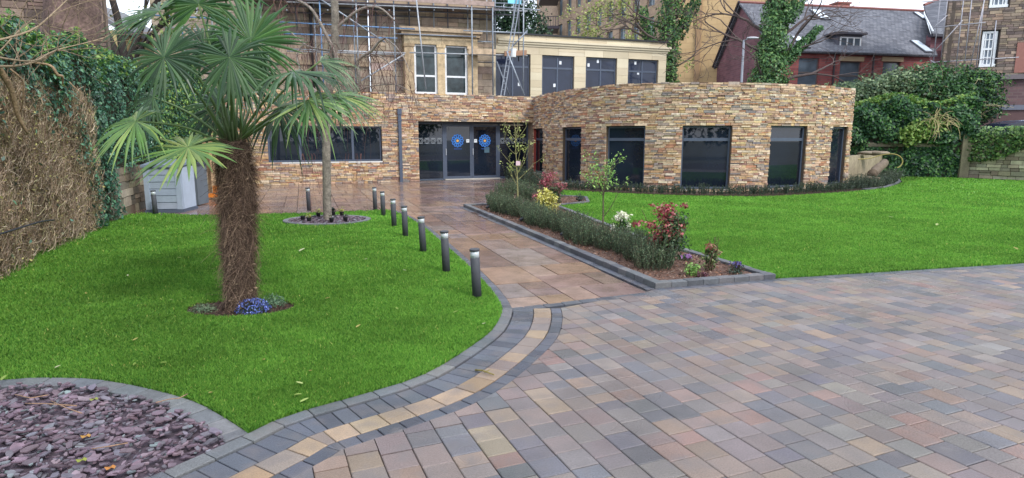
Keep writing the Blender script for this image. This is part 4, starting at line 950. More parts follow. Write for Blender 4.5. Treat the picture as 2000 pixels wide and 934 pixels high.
# ------------------------------------------------------------------ trees
def limb(mb, p, d, L_, r, depth, tips, seg=5, wig=.22, up=.1, kids=(2,3), spread=.6, rmin=.006, shrink=.72, c=None, side=5, taper=.62, nodes=None):
    P_ = [Vector(p)]; R_ = [r]; d = Vector(d).normalized()
    for i in range(seg):
        d = (d+Vector((random.gauss(0,wig), random.gauss(0,wig), random.gauss(0,wig)+up))*.5).normalized()
        P_.append(P_[-1]+d*(L_/seg)); R_.append(max(rmin, r*(1-(1-taper)*(i+1)/seg)))
        if nodes is not None: nodes.append(tuple(P_[-1]))
    mb.tube([tuple(q) for q in P_], R_, max(3, side-(1 if depth < 2 else 0)), c, cap=False)
    if depth == 0: tips.append(tuple(P_[-1])); tips.append(tuple(P_[-2])); tips.append(tuple(P_[-3])); return
    n = random.randint(*kids)
    for k in range(n):
        a = Vector((random.gauss(0,1), random.gauss(0,1), random.gauss(0,1))); a = (a-d*a.dot(d)).normalized()
        dd = (d+a*spread*U(.6,1.3)).normalized(); i = len(P_)-1 if k == 0 else random.randint(max(1, seg//2-1), seg)
        limb(mb, P_[i], dd, L_*shrink*U(.75,1.15), R_[i]*(.85 if k == 0 else .65), depth-1, tips, seg, wig, up, kids, spread, rmin, shrink, c, side, taper, nodes)
def ivytrunk(parent, path3, rad, n, size, cols, wts=None, out=.2, name='ivy'):
    P_ = []; Q_ = []; path3 = np.array(path3); 
    for _ in range(n):
        t = U(0, len(path3)-1.001); i = int(t); f = t-i; p = path3[i]*(1-f)+path3[i+1]*f; r = rad[i]*(1-f)+rad[i+1]*f; a = U(0, 2*PI); k = r*(1+out*random.gauss(0,.5)+.25*math.sin(t*7+a*2))
        P_.append(p+np.array((math.cos(a)*k, math.sin(a)*k, U(-.1,.1)))); Q_.append((math.cos(a), math.sin(a), .3))
    return leaves(name, P_, Q_, size, cols, parent, rnd=.5, wts=wts)
GRN = [S(84,122,70), S(66,104,66), S(106,142,76), S(50,84,58)]; TW = S(92,80,76)
# tree with spring leaves beside the extension
tA = thing('ivy_clad_tree', (9.7,38,0), 'ivy clad tree with fresh yellow green spring leaves beside the cream extension', 'tree')
mb = MB(); base = Vector((9.75,38,0)); tips = []
trA = [(9.35,38,0), (9.3,38,3), (9.32,38,6), (9.3,38,8.5), (9.5,38,11.5)]; mb.tube(trA, [.4,.36,.33,.28,.2], 8, S(90,84,72))
mb.build('trunk', M_bark, tA, True)
mb = MB()
for p, d, L_, r in (((9.3,38,6.6),(-1,.0,.25),2.9,.12), ((9.3,38,7.2),(-1,-.4,.3),3.0,.12), ((9.3,38,7.8),(-.9,.2,.5),2.8,.12), ((9.3,38,6.0),(-1,-.2,.2),2.5,.1), ((9.3,38,6.9),(-.8,.4,.6),2.6,.1), ((9.3,38,8.2),(-1,-.2,.2),2.8,.1), ((9.4,38,5.6),(.8,-.2,.5),2.0,.08), ((9.7,38,8.6),(.5,-.3,1),3,.13), ((9.7,38,7.6),(.8,.1,.9),2.8,.12), ((9.8,38,9),(0,.2,1),3,.14)):
    limb(mb, p, d, L_*.9, r*.7, 4, tips, 5, .25, .02, (2,3), .6, .009, .72, TW)
mb.build('branches', M_bark, tA, True)
tp = np.array([t for t in tips if t[0] < 10.5]); P_ = np.repeat(tp, 4, 0)+rng.normal(0, .2, (len(tp)*4, 3))
leaves('spring_leaves', P_, np.tile((0,-.3,1), (len(P_),1)), .15, [S(160,170,92), S(146,160,84), S(128,148,82), S(176,182,112)], tA, rnd=.9)
ivytrunk(tA, [(9.35,37.9,2.5),(9.3,37.9,4.5),(9.3,37.9,6.2),(9.3,37.9,8.6),(9.5,37.9,11)], [.42,.46,.5,.62,.5], 5500, .15, GRN+IVYL[:1], out=.45)
ivytrunk(tA, [(8.8,37.8,6.6),(8.2,37.8,7.4),(7.6,37.8,9.2)], [.32,.34,.25], 1400, .14, GRN, name='ivy')
ivytrunk(tA, [(9.7,37.8,7.4),(10.4,37.7,8.8),(11.0,37.6,10.2)], [.35,.34,.25], 1500, .14, GRN, name='ivy')
# big bare tree with ivy on trunk
tB = thing('ivy_clad_tree', (12.6,30.5,0), 'large bare branched tree with thick ivy trunk before the red brick house', 'tree')
mb = MB(); trB = [(12.4,30.5,0), (12.35,30.5,3), (12.4,30.5,5.2), (12.5,30.5,7), (12.6,30.5,10.5)]; mb.tube(trB, [.42,.38,.34,.3,.2], 8, S(90,80,70)); mb.build('trunk', M_bark, tB, True)
mb = MB(); tips = []
for p, d, L_, r in (((12.7,30.5,5.6),(-1,-.1,.25),2.4,.11), ((12.7,30.4,4.4),(-1,-.3,.0),2.0,.07), ((12.75,30.5,6.4),(-.9,.2,.6),2.3,.12), ((12.8,30.5,7.3),(-.7,-.2,1),2.2,.12), ((12.8,30.5,3.9),(1,-.1,.42),3.1,.13), ((12.85,30.5,5.0),(1,-.2,.45),3.0,.12), ((12.85,30.5,6.2),(.9,0,.8),2.6,.12), ((12.9,30.5,7.6),(.5,.2,1),2.6,.12)):
    limb(mb, (p[0]-.35,p[1],p[2]), d, L_*.9, r*.72, 4, tips, 6, .22, .03, (2,3), .5, .008, .74, S(84,72,70))
mb.build('branches', M_bark, tB, True)
ivytrunk(tB, [(12.35,30.4,2.7),(12.35,30.4,4.2),(12.4,30.4,5.6),(12.5,30.4,7.2),(12.6,30.4,9.5)], [.72,.66,.55,.48,.42], 9500, .13, [S(82,122,76), S(98,138,80), S(64,100,66), S(118,150,88)], out=.4)
ivytrunk(tB, [(12.9,30.3,5.0),(13.7,30.3,5.9),(14.5,30.2,6.75)], [.3,.26,.16], 1700, .12, [S(82,122,76), S(98,138,80), S(64,100,66)], name='ivy')
ivytrunk(tB, [(12.9,30.3,7.0),(13.6,30.3,8.2)], [.4,.3], 900, .12, [S(82,122,76), S(98,138,80), S(64,100,66)], name='ivy')
# conifer behind the scaffold
def puff(parent, name, blobs, n, size, cols, wts=None, rnd=.7, shell=.35, m=None):
    P_ = []; Q_ = []; vol = [b[3]*b[4]*b[5] for b in blobs]
    for b, k in zip(blobs, rng.multinomial(n, np.array(vol)**.67/np.sum(np.array(vol)**.67))):
        v = rng.normal(0, 1, (k, 3)); v /= np.linalg.norm(v, axis=1)[:, None]; rr = 1-shell*rng.uniform(0, 1, (k, 1))**1.5+.08*rng.normal(0, 1, (k, 1))
        w = 1+.14*np.sin(v[:, :1]*9+b[0])+.12*np.cos(v[:, 2:]*8+b[1]); P_.append(np.array(b[:3])+v*rr*w*np.array(b[3:6])); Q_.append(v+np.array((0, 0, .4)))
    return leaves(name, np.concatenate(P_), np.concatenate(Q_), size, cols, parent, rnd=rnd, wts=wts, m=m)
tC = thing('evergreen_tree', (1.2,44,0), 'dark evergreen tree behind the scaffold ladder', 'tree')
m = MB(); m.tube([(.6,44,0),(.6,44,6),(.5,44,11)], [.3,.24,.1], 7, S(80,66,56)); m.build('trunk', M_bark, tC, True)
puff(tC, 'crown', [(-.5,44,8.2,1.8,1.6,1.5),(1.2,44,8.4,1.5,1.4,1.9),(-.2,44,10.4,1.7,1.5,1.8),(.9,43.6,7,1.6,1.2,1.2),(2.2,44,7.2,.8,.8,1.0),(-1.8,44,7.4,1.2,1,1.3),(.4,44,12,1.2,1,1)], 15000, .2, [S(40,66,52), S(52,80,58), S(30,52,44), S(70,98,64)], shell=.5)
# top-left trees behind the hedge
tD = thing('leafy_tree', (-13.5,22,0), 'dark forked tree with sparse pale leaves above the hedge, left of the palm', 'tree')
mb = MB(); tips = []; mb.tube([(-13.3,22,0),(-13.2,22,2.5),(-13.4,22,4.2)], [.3,.26,.22], 8, S(62,56,54)); mb.build('trunk', M_bark, tD, True)
mb = MB()
for d, L_, r in (((-.7,0,1),3.2,.15), ((-.1,0,1.2),3.0,.15), ((.5,.1,1),2.8,.12), ((-.9,.1,.5),2.6,.1), ((.9,0,.7),2.4,.1)): limb(mb, (-13.4,22,4.1), d, L_, r, 2, tips, 5, .2, .08, (2,3), .5, .012, .75, S(62,56,54))
mb.build('branches', M_bark, tD, True)
tp = np.array(tips); P_ = np.repeat(tp, 22, 0)+rng.normal(0, .4, (len(tp)*22, 3)); leaves('crown', P_, np.tile((0,-.3,1), (len(P_),1)), .15, [S(150,162,96), S(120,140,80), S(170,178,120), S(90,112,66)], tD, rnd=.9)
# old ivy-wrapped trunk and bare twigs top left
tE = thing('old_thick_tree', (-9.5,13.4,0), 'thick old trunk wrapped in brown ivy stems above the left hedge', 'tree')
m = MB(); m.tube([(-9.5,13.4,0),(-9.4,13.4,2.4),(-9.3,13.4,3.2),(-9.15,13.4,4.2),(-9.0,13.4,7)], [.62,.58,.5,.5,.45], 12, S(110,90,84)); m.build('trunk', mat('rough_bark', attr=True, rough=.95, ns=4, na=.45, ns2=20, na2=.4, bump=1, bs=12), tE, True)
mb = MB(); tips = []
for d, L_, r in (((.7,-.2,.9),1.6,.09), ((-.8,-.5,.7),1.8,.1), ((.3,-.5,1),1.6,.08)): limb(mb, (-9.15,13.2,4.2), d, L_, r, 3, tips, 5, .25, .03, (2,3), .6, .008, .7, S(112,98,86))
mb.build('branches', M_bark, tE, True)
tF = thing('bare_shrub', (-6.6,8,2.4), 'bare twiggy branches arching over the brown hedge at the left edge', 'shrub')
mb = MB(); tips = []
for L2, Y0, Y1, R in (([(-40,105),(60,120),(110,98),(200,75),(262,45)], 6.4, 8.4, .013), ([(-30,85),(60,60),(110,20),(150,-20)], 6.3, 7.4, .014), ([(-20,130),(40,128),(90,112),(115,95)], 6.6, 7.6, .018), ([(0,100),(60,40),(90,50),(170,60),(240,15)], 6.8, 8.6, .008), ([(-10,40),(20,70),(70,90),(110,80)], 6.4, 7.2, .008)):
    q = pxs(L2, Y0, Y1); sm = [tuple(p) for p in smoothpath([np.array(a) for a in q], 4)]; mb.tube(sm, list(np.linspace(R, R*.25, len(sm))), 6, S(146,128,104), cap=False)
    for k in range(9):
        i = random.randint(2, len(sm)-2); limb(mb, sm[i], (U(-.5,1), U(-.3,.3), U(-.5,1)), U(.3,.6), R*.4, 1, tips, 4, .3, 0, (1,2), .6, .002, .7, S(138,120,98), 4)
mb.build('twigs', M_bark, tF, True)

bl_ = []
for i in range(9): bl_.append((-26+i*6.5+U(-1,1), -17+U(-2,2), 3.5+U(-.5,1.5), 3.6, 2.6, 3.4+U(-.6,1.4)))
P_o = puff(None, 'tree_line', bl_, 16000, .55, [S(70,100,60), S(54,82,50), S(92,120,72)], shell=.6); tag(P_o, 'belt of dark trees across the road mirrored in the windows', 'trees', kind='stuff')
# ------------------------------------------------------------------ street lamp
t_ = thing('street_lamp', at(1447,165,29)[:2]+(0,), 'slim grey street lamp post standing behind the curved wall', 'street lamp')
a = at(1448,165,29); z1_ = at(1448,78,29)[2]; m = MB(); m.tube([(a[0],29,0),(a[0],29,z1_)], [.065,.05], 10, S(128,132,142)); m.build('post', M_plain, t_, True)
m = MB(); m.tube([(a[0],29,z1_-.05),(a[0]+.12,28.95,z1_+.03),(a[0]+.45,28.9,z1_+.06)], [.03,.03,.03], 8, S(138,142,150)); m.build('arm', M_plain, t_, True)
m = MB(); m.ellip((a[0]+.35,28.9,z1_+.07), (.3,.12,.05), S(190,192,200), 14, 6); m.build('lamp_head', M_plain, t_, True)

# ------------------------------------------------------------------ right boundary: ivy wall, shrubs, stone retaining wall, car
terr = MB(); terr.prism([(13.3,28),(17.5,26.0),(21,25.0),(34,23.5),(45,60),(12,60)], -.05, .95, S(110,106,100)); tag(terr.build('parking_terrace', mat('tarmac', S(96,96,98), rough=.9, ns=4, na=.2)), kind='structure')
i0 = (12.0,26.9); i1 = G(1880,347); i2 = G(2010,353); i3 = (i2[0]+8, i2[1]-3.2)
iw = thing('ivy_wall', (15.5,26,0), 'ivy smothered garden wall right of the curved building', 'wall')
IP = Path([i0, i1]); mb = MB(); mb.tf = frame((*i0,0), (i1[0]-i0[0], i1[1]-i0[1])); mb.box(0, IP.L, -.45, -.05, 0, 3.0, S(84,80,70)); mb.box(IP.L-.22, IP.L+.1, -.1, .22, 0, 2.0, S(120,112,92)); mb.box(.5, IP.L-.5, -.05, .12, 1.25, 1.42, S(116,108,92)); mb.build('wall_core', M_ash, iw)
P_ = []; Q_ = []; nx_, ny_ = IP.n(1)
for _ in range(16000):
    t = U(0, IP.L+.3); z = U(0, 1)**.85*3.35; h = 3.05+.18*math.sin(t*2)+.12*math.sin(t*5.1)
    if z > h: continue
    gapp = .55+.45*math.sin(t*2.3+z*1.7)+.3*math.sin(t*5.1-z*3)
    if 1.0 < z < 1.6 and gapp < .35 and random.random() < .8: continue
    o_ = (.12+.22*math.sin(t*1.9+z*2.2)**2+U(-.1,.12))*(1 if z > 1.4 else .35); p = IP.q(min(t, IP.L), o_); P_.append((p[0]+(t-min(t, IP.L)), p[1], z)); Q_.append((nx_, ny_, .4))
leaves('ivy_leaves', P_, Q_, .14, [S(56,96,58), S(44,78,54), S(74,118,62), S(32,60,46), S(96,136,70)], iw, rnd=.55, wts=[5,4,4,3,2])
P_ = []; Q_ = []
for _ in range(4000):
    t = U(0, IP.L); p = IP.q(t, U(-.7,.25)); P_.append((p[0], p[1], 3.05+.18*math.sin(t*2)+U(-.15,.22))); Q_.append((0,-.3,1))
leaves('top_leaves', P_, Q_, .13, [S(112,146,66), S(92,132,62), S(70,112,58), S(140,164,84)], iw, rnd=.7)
# bright clump and dry twigs hanging on it
c_ = IP.p(IP.ang(1792)); puff(iw, 'bright_clump', [(c_[0],c_[1]-.3,1.95,.8,.35,.42),(c_[0]-.5,c_[1]-.3,1.7,.5,.3,.35),(c_[0]+.5,c_[1]-.25,2.2,.5,.3,.3)], 1600, .12, [S(128,158,78), S(104,140,70), S(150,170,90)], rnd=.8)
n = 60; b_ = rng.normal(0, .12, (n,3))*np.array((2.4,.6,1.2))+np.array((c_[0]+.3, c_[1]-.65, 2.35)); P5 = [b_]; dr = rng.normal(0, .35, (n,3))+np.array((.3,-.05,.3))
for i in range(4): dr = dr+rng.normal(0,.3,(n,3))+np.array((-.1,0,-.25)); P5.append(P5[-1]+dr*.14)
ribbons('dry_twigs', np.stack(P5,1), np.full(n,.01), [S(176,160,120), S(150,136,104)], M_dry, iw)
# shrubs standing behind the wall
for nm, blobs, cols, lab, N_ in (
    ('windswept_shrub', [(16.2,28.2,3.6,2.0,1.2,.75),(17.4,28,3.9,1.5,1.1,.85),(15.0,28.3,3.3,1.2,1,.55)], [S(112,132,96), S(92,116,84), S(132,150,110), S(72,96,72)], 'rounded grey green shrub with drooping stems above the ivy wall', 9000),
    ('bushy_shrub', [(18.6,27.8,4.05,1.3,1.1,.9),(18.0,27.6,3.6,1.3,1,.8),(19.3,27.6,3.3,1,1,.8)], [S(62,100,60), S(80,122,64), S(46,78,52)], 'middle bushy green shrub above the ivy wall', 6500),
    ('dense_shrub', [(20.6,27.9,3.5,1.2,.9,1.1),(20.9,27.9,2.9,.8,.7,.7),(19.7,27.6,2.9,1.0,.7,.9),(20.5,27.9,4.2,.8,.7,.4)], [S(70,110,62), S(44,76,52), S(98,138,68), S(34,60,46)], 'dense dark green shrub bulging at the right end of the ivy wall', 8500)):
    t_ = thing(nm, (blobs[0][0], blobs[0][1], .95), lab, 'shrub')
    puff(t_, 'foliage', blobs, N_, .13, cols, shell=.6)
    mb = MB(); tips = []
    for b in blobs:
        for k in range(6): limb(mb, (b[0]+U(-.5,.5), b[1]-.3, .9 if k < 2 else b[2]-b[5]*.7), (U(-1,1), U(-.9,-.2), U(.3,1)), U(.6,1.0), .014, 1, tips, 5, .3, -.12, (1,2), .5, .008, .7, S(170,158,122), 5)
    mb.build('stems', M_bark, t_, True)
# retaining wall
t_ = thing('retaining_wall', (i1[0],i1[1],0), 'old coursed stone retaining wall at right edge draped with light ivy', 'wall')
RW_ = Path([i1, i2, i3]); mb = MB(); ledge(mb, RW_, .12, RW_.L, 0, 1.75, [], (.1,.2), (.2,.5), [S(150,144,122), S(132,126,108), S(164,158,136), S(116,108,92)], (0,.05), .015, back=S(70,66,56), thick=.5); mb.build('masonry', M_ash, t_)
P_ = []; Q_ = []
for _ in range(9000):
    t = U(0, RW_.L); top = 1.95; low = 1.55-.65*abs(math.sin(t*1.1+.6))-.5*math.exp(-t*1.2); z = U(low, top+.1); p = RW_.q(t, U(.0,.18) if z < 1.8 else U(-.6,.15)); P_.append((p[0], p[1], z)); Q_.append((.1,-1,.6))
leaves('ivy_leaves', P_, Q_, .12, [S(100,136,74), S(78,114,66), S(124,154,84), S(58,92,58)], t_, rnd=.6)
# parked car
t_ = thing('parked_car', (21.4,25.6,.95), 'dark blue car parked behind the ivy topped retaining wall', 'car')
ctf = frame((20.0,25.75,.95), (1,-.18)); prof = [(-.9,.25),(-.95,.62),(-.1,.78),(.45,1.24),(.95,1.36),(1.9,1.36),(2.7,1.22),(3.35,.85),(3.5,.3)]
m = MB(); m.tf = ctf; n_ = len(prof)
m.add([(x,0,z) for x,z in prof]+[(x,-1.7,z) for x,z in prof], [tuple(range(n_)), tuple(range(2*n_-1,n_-1,-1))]+[(i, n_+i, n_+(i+1)%n_, (i+1)%n_) for i in range(n_)], S(40,46,72)); m.build('body', mat('car_paint', attr=True, rough=.2, spec=.8), t_)
m = MB(); m.tf = ctf; m.add([(.05,.01,.82),(.5,.01,1.2),(.98,.01,1.29),(1.9,.01,1.29),(2.6,.01,1.17),(2.9,.01,.86)], [(0,5,4,3,2,1)], S(40,50,70)); m.add([(.05,-1.71,.82),(.5,-1.71,1.2),(.98,-1.71,1.29),(1.9,-1.71,1.29),(2.6,-1.71,1.17),(2.9,-1.71,.86)], [(0,1,2,3,4,5)]); m.build('side_windows', M_glass, t_)
m = MB(); m.tf = ctf; m.box(.95, 1.95, -1.5, -.2, 1.362, 1.378, S(176,190,214)); m.build('roof_panel', mat('car_glass_roof', attr=True, rough=.1, spec=1), t_)
for x in (-.15, 2.65):
    for y in (-.02, -1.68):
        m = MB(); m.tube([ctf(x, y-.1, .31), ctf(x, y+.1, .31)], .31, 16, S(28,28,30)); m.build('wheel', M_plain, t_)
# concrete upstand, logs and hose at the end of the building
cu = (e0[0]+.02, e0[1]+.1); cu2 = G(1722,345); m = MB(); m.tf = frame((cu[0],cu[1],0), (cu2[0]-cu[0], cu2[1]-cu[1])); L_ = math.hypot(cu2[0]-cu[0], cu2[1]-cu[1])
m.box(0, L_-.3, -.25, 0, 0, .98, S(150,138,114)); tag(m.build('concrete_wall', mat('stained_concrete', attr=True, rough=.85, ns=3, na=.2, ns2=12, na2=.15)), 'short stained concrete wall joining the curved building on its right', 'wall')
for i, (x, y, D, r) in enumerate(((1690,310,22.6,.17), (1706,308,22.7,.2), (1722,306,22.8,.16))):
    p = at(x, y, D); m = MB(); m.ellip((p[0],p[1],1.06), (r*1.6,r*1.1,r*.42), jit(S(128,116,100)), 9, 5, .2); tag(m.build('coping_rock', M_ash, None, True), ['flat brown rock on the concrete wall nearest the building', 'middle flat rock on the concrete wall under the yellow hose', 'outermost flat rock at the far end of the concrete wall'][i], 'rock')
for i, (a, b, r) in enumerate((((1727,318,22.0),(1703,341,20.9),.16), ((1718,352,20.6),(1692,350,20.8),.09))):
    m = MB(); A_, B_ = at(*a), at(*b); m.tube([tuple(np.array(A_)*(1-k_)+np.array(B_)*k_+np.array((U(-.02,.02),U(-.02,.02),U(-.02,.02)))) for k_ in np.linspace(0,1,7)], [r*U(.85,1.08) for _ in range(7)], 12, S(108,94,80)); 
    m2 = m; tag(m2.build('log', M_bark, None, True), ['thick sloping log leaning against the concrete wall', 'short dark log lying under the leaning log'][i], 'log')
m = MB(); hs = [(1664,310,22.3),(1680,311,22.3),(1700,309,22.3),(1722,303,22.2),(1745,301,22.0),(1758,306,21.9),(1763,315,21.9),(1759,324,21.9),(1752,328,21.9)]
m.tube([tuple(p) for p in smoothpath([np.array(at(*h)) for h in hs], 5)], .017, 7, S(160,146,84)); tag(m.build('garden_hose', M_plain, None, True), 'yellow hose looping over the concrete wall by the ivy', 'hose')

# ------------------------------------------------------------------ planting soil
def soil(name, pts, z, mt=None): o = sheet(name, pts, z, mt or M_soil); return o
soil('planting_soil', wf+[(18,26.2), (12.5,27)]+[CP.q(t, .02) for t in np.linspace(CP.L, .3, 30)]+[G(1035,350), G(985,352), G(1052,378), G(1080,388)], -.002)
bed_in = [tuple(np.array(BEDL)+(.12,.02)), tuple(np.array(BEDF)+(-.02,.12)), tuple(np.array(BEDR)+(-.15,.05)), G(1240,462), G(1110,412), G(1090,403), G(1150,397), G(1145,387), G(1092,384), G(1060,384), tuple(np.array(BEDL)+(1.4,.55))]
soil('bed_soil', bed_in, .022, mat('bark_mulch', S(104,78,66), rough=.95, ns=25, na=.5, ns2=110, na2=.5, bump=1, bs=70))
def kerb(name, pts, w, h, l, label, side=1):
    P_ = Path(pts); mb = MB(); s = 0
    while s < P_.L-.01:
        e = min(s+l, P_.L)
        if P_.L-e < l*.4: e = P_.L
        g_ = .003; q = [P_.q(s+g_, 0), P_.q(e-g_, 0), P_.q(e-g_, -w*side), P_.q(s+g_, -w*side)]; mb.prism(q, -.03, h+U(-.003,.003), jit(random.choice([S(92,94,98), S(104,104,106), S(82,84,90)]), .12), .007, bot=False); s = e
    return tag(mb.build(name, M_kerb), label, 'kerb')
kerb('bed_kerb', [BEDL, BEDF], .11, .065, .2, 'dark raised kerb of the shrub bed along the footpath')
kerb('bed_kerb', [tuple(np.array(BEDF)+dline*.02*0), BEDR], .11, .06, .2, 'dark raised kerb across the driveway end of the shrub bed')
kerb('bed_kerb', [tuple(np.array(BEDR)), G(1240,462), G(1110,412), G(1088,403)], .1, .055, .2, 'kerb of the shrub bed along the right lawn')
kerb('bed_kerb', [G(1088,403), G(1152,397), G(1147,387), G(1094,384)], .08, .05, .3, 'small kerb around the grey soil patch at the far end of the shrub bed')
kerb('bed_kerb', [G(1690,372), G(1735,366.5), G(1760,356.5), G(1752,347), G(1715,343)], .1, .05, .25, 'curved kerb end of the wall planting beside the ivy')
kerb('bed_kerb', [tuple(np.array(BEDL)+(1.4,.55)), BEDL], .1, .065, .2, 'short kerb at the forecourt end of the shrub bed')
# mulch chips
def mulch(name, poly, n, z, cols, label, sz=.03):
    P = np.asarray(poly); x = rng.uniform(P[:,0].min(), P[:,0].max(), n*3); y = rng.uniform(P[:,1].min(), P[:,1].max(), n*3); ok = inpoly(x, y, P); x, y = x[ok][:n], y[ok][:n]
    o = leaves(name, np.stack([x, y, z+rng.uniform(0,.02,len(x))], 1), np.tile((0,0,1), (len(x),1)), sz, cols, None, M_dry, el=.4, rnd=.35); tag(o, label, 'mulch', kind='stuff'); return o
mulch('bark_chips', bed_in, 9000, .024, [S(120,84,68), S(84,58,48), S(140,104,84), S(60,44,38), S(150,130,116)], 'reddish bark chips over the shrub bed', .04)
pe_ = [(palm_c[0]+.5*math.cos(t)*(1+.06*math.sin(3*t)), palm_c[1]+.3*math.sin(t)*(1+.06*math.cos(2*t))) for t in np.linspace(0, 2*PI, 40)[:-1]]
soil('palm_bed_soil', pe_, .004, mat('dark_soil', S(70,52,44), rough=.95, ns=30, na=.5, ns2=120, na2=.5, bump=1, bs=80)); mulch('soil_crumbs', pe_, 1800, .006, [S(84,62,52), S(60,44,38), S(104,82,68), S(48,36,32)], 'dark soil crumbs and chips around the palm', .022)
# round tree bed
te = [(tree_c[0]+.74*math.cos(t), tree_c[1]+.62*math.sin(t)) for t in np.linspace(0, 2*PI, 40)[:-1]]
sheet('tree_bed_base', te, .004, mat('slate_dust')); mb = MB(); n_ = 28
for i in range(n_):
    t0, t1 = 2*PI*i/n_+.004, 2*PI*(i+1)/n_-.004; q = [(tree_c[0]+rx*math.cos(t), tree_c[1]+ry*math.sin(t)) for t, rx, ry in ((t0,.74,.62),(t1,.74,.62),(t1,.84,.71),(t0,.84,.71))]; mb.prism(q, -.03, .035, jit(random.choice(kerbc), .1), .006, bot=False)
tag(mb.build('kerb_ring', M_kerb), 'round ring of pale grey kerb blocks around the birch tree', 'kerb')
chips('slate_chips', te, 1500, .006, .025, .05, 'slate chips inside the round tree bed')

# ------------------------------------------------------------------ bollard lights
def make_bollard(first=True):
    r = empty('bollard_light', (0,0,0), 'x', 'bollard light', 'charcoal bollard lights edging the left lawn')
    m = MB(); m.lathe([(0,0),(.047,0),(.047,.43),(.043,.433),(0,.433)], n=24); m.build('post', mat('bollard_paint', S(72,74,80), rough=.6, spec=.3, ns=30, na=.08), r, True)
    m = MB(); m.lathe([(0,.431),(.044,.431),(.044,.5),(0,.5)], n=24, c=S(200,208,212)); m.build('lens', mat('clear_lens', S(190,198,202), rough=.12, spec=.8), r, True)
    m = MB(); m.lathe([(0,.434),(.036,.436),(.012,.47),(.012,.499),(0,.499)], n=16, c=S(230,232,232)); 
    m2 = MB(); m2.lathe([(0,.5),(.052,.5),(.052,.516),(.048,.522),(0,.524)], n=24); m2.build('cap', mat('bollard_paint'), r, True)
    for ch in r.children:
        for p in ch.data.polygons: p.use_smooth = abs(p.normal.z) < .6
    return r
def copy_tree(o):
    c = o.copy(); C.objects.link(c)
    for ch in o.children:
        d = ch.copy(); C.objects.link(d); d.parent = c
        for g in ch.children: e = g.copy(); C.objects.link(e); e.parent = d
    return c
bp = [((932,583),'nearest charcoal bollard light at the corner of the left lawn',-2.5),((872,533),'second nearest charcoal bollard light along the footpath',-2),((827,493),'third charcoal bollard light along the footpath',-2.5),((792,463),'fourth charcoal bollard light along the footpath',-1),((770,443),'fifth charcoal bollard light along the footpath',-1),((749,422),'sixth charcoal bollard light, next to last along the footpath',-1),((733,410),'farthest charcoal bollard light of the footpath row',-.5),((604,411),'charcoal bollard light between the birch and the stone wall',-1),((304,419),'charcoal bollard light in front of the grey storage box',-1)]
b0 = make_bollard()
for i, ((x, y), lab, ln) in enumerate(bp):
    b = b0 if i == 0 else copy_tree(b0); g_ = gp(x, y); b.location = (g_[0], g_[1], -.01); b.rotation_euler = (0, math.radians(ln), 0); b['label'] = lab
    k = 1.0 if i < 8 else 1.0; b.scale = (1,1,1)

# ------------------------------------------------------------------ palm
palm = thing('palm_tree', (palm_c[0], palm_c[1], 0), 'fan palm with shaggy brown fibrous trunk in the left lawn', 'palm tree')
PD = palm_c[1]
tc = smoothpath([np.array(at(x, y, PD)) for x, y in ((472,606),(470,560),(466,480),(463,400),(460,330),(457,275))], 4)
tr = .84*np.interp(np.linspace(0,1,len(tc)), [0,.08,.3,.6,.8,.93,1], [.125,.128,.15,.18,.165,.13,.1])
trunk_mb = MB(); trunk_mb.tube([tuple(p) for p in tc], list(tr*.86), 16, S(70,52,42))
n = 17000; tt = rng.uniform(0, 1, n)**.9; idx = tt*(len(tc)-1); tcA = np.array(tc); c3 = np.stack([np.interp(idx, np.arange(len(tc)), tcA[:,i]) for i in range(3)], 1); rr = np.interp(idx, np.arange(len(tc)), tr)
th = rng.uniform(0, 2*PI, n); rad = np.stack([np.cos(th), np.sin(th), 0*th], 1); tan = np.stack([-np.sin(th), np.cos(th), 0*th], 1)
rr = rr*(1+.09*np.sin(tt*31+2*np.sin(th*2))+.07*np.sin(tt*13+th*3)); p = c3+rad*(rr*rng.uniform(.78, 1.02, n))[:, None]; d = rad*rng.uniform(.1,.6,(n,1))+tan*rng.normal(0,.7,(n,1))+np.array((0,0,1))*rng.normal(-.15,.75,(n,1)); ln = rng.uniform(.03,.085,n)*(1+.4*tt)*np.where(rng.uniform(0,1,n) < .06, 1.9, 1); P4 = [p]
for i in range(3): d = d+rng.normal(0,.25,(n,3))+np.array((0,0,-.25)); P4.append(P4[-1]+d*(ln/3)[:,None])
ribbons('trunk_fibre', np.stack(P4,1), rng.uniform(.0007,.0018,n), [S(126,104,90), S(102,84,72), S(78,64,56), S(150,128,108), S(62,50,46), S(114,96,84)], M_dry, palm)
m = trunk_mb
for i in range(70):
    t = U(.04,.97); j = t*(len(tc)-1); a = U(0, 2*PI); c = np.array([np.interp(j, range(len(tc)), tcA[:,k]) for k in range(3)]); r_ = np.interp(j, range(len(tc)), tr); dd = np.array((math.cos(a), math.sin(a), U(-.1,.6)))
    s0 = c+dd*r_*.8; s1 = c+dd*(r_+U(.015,.05)); m.tube([tuple(s0), tuple(s1)], [.012,.007], 6, jit(S(132,112,92), .35))
m.build('trunk', M_bark, palm, True)
crown = np.array(at(457,283,PD)); UPV = np.array((0.,0,1))
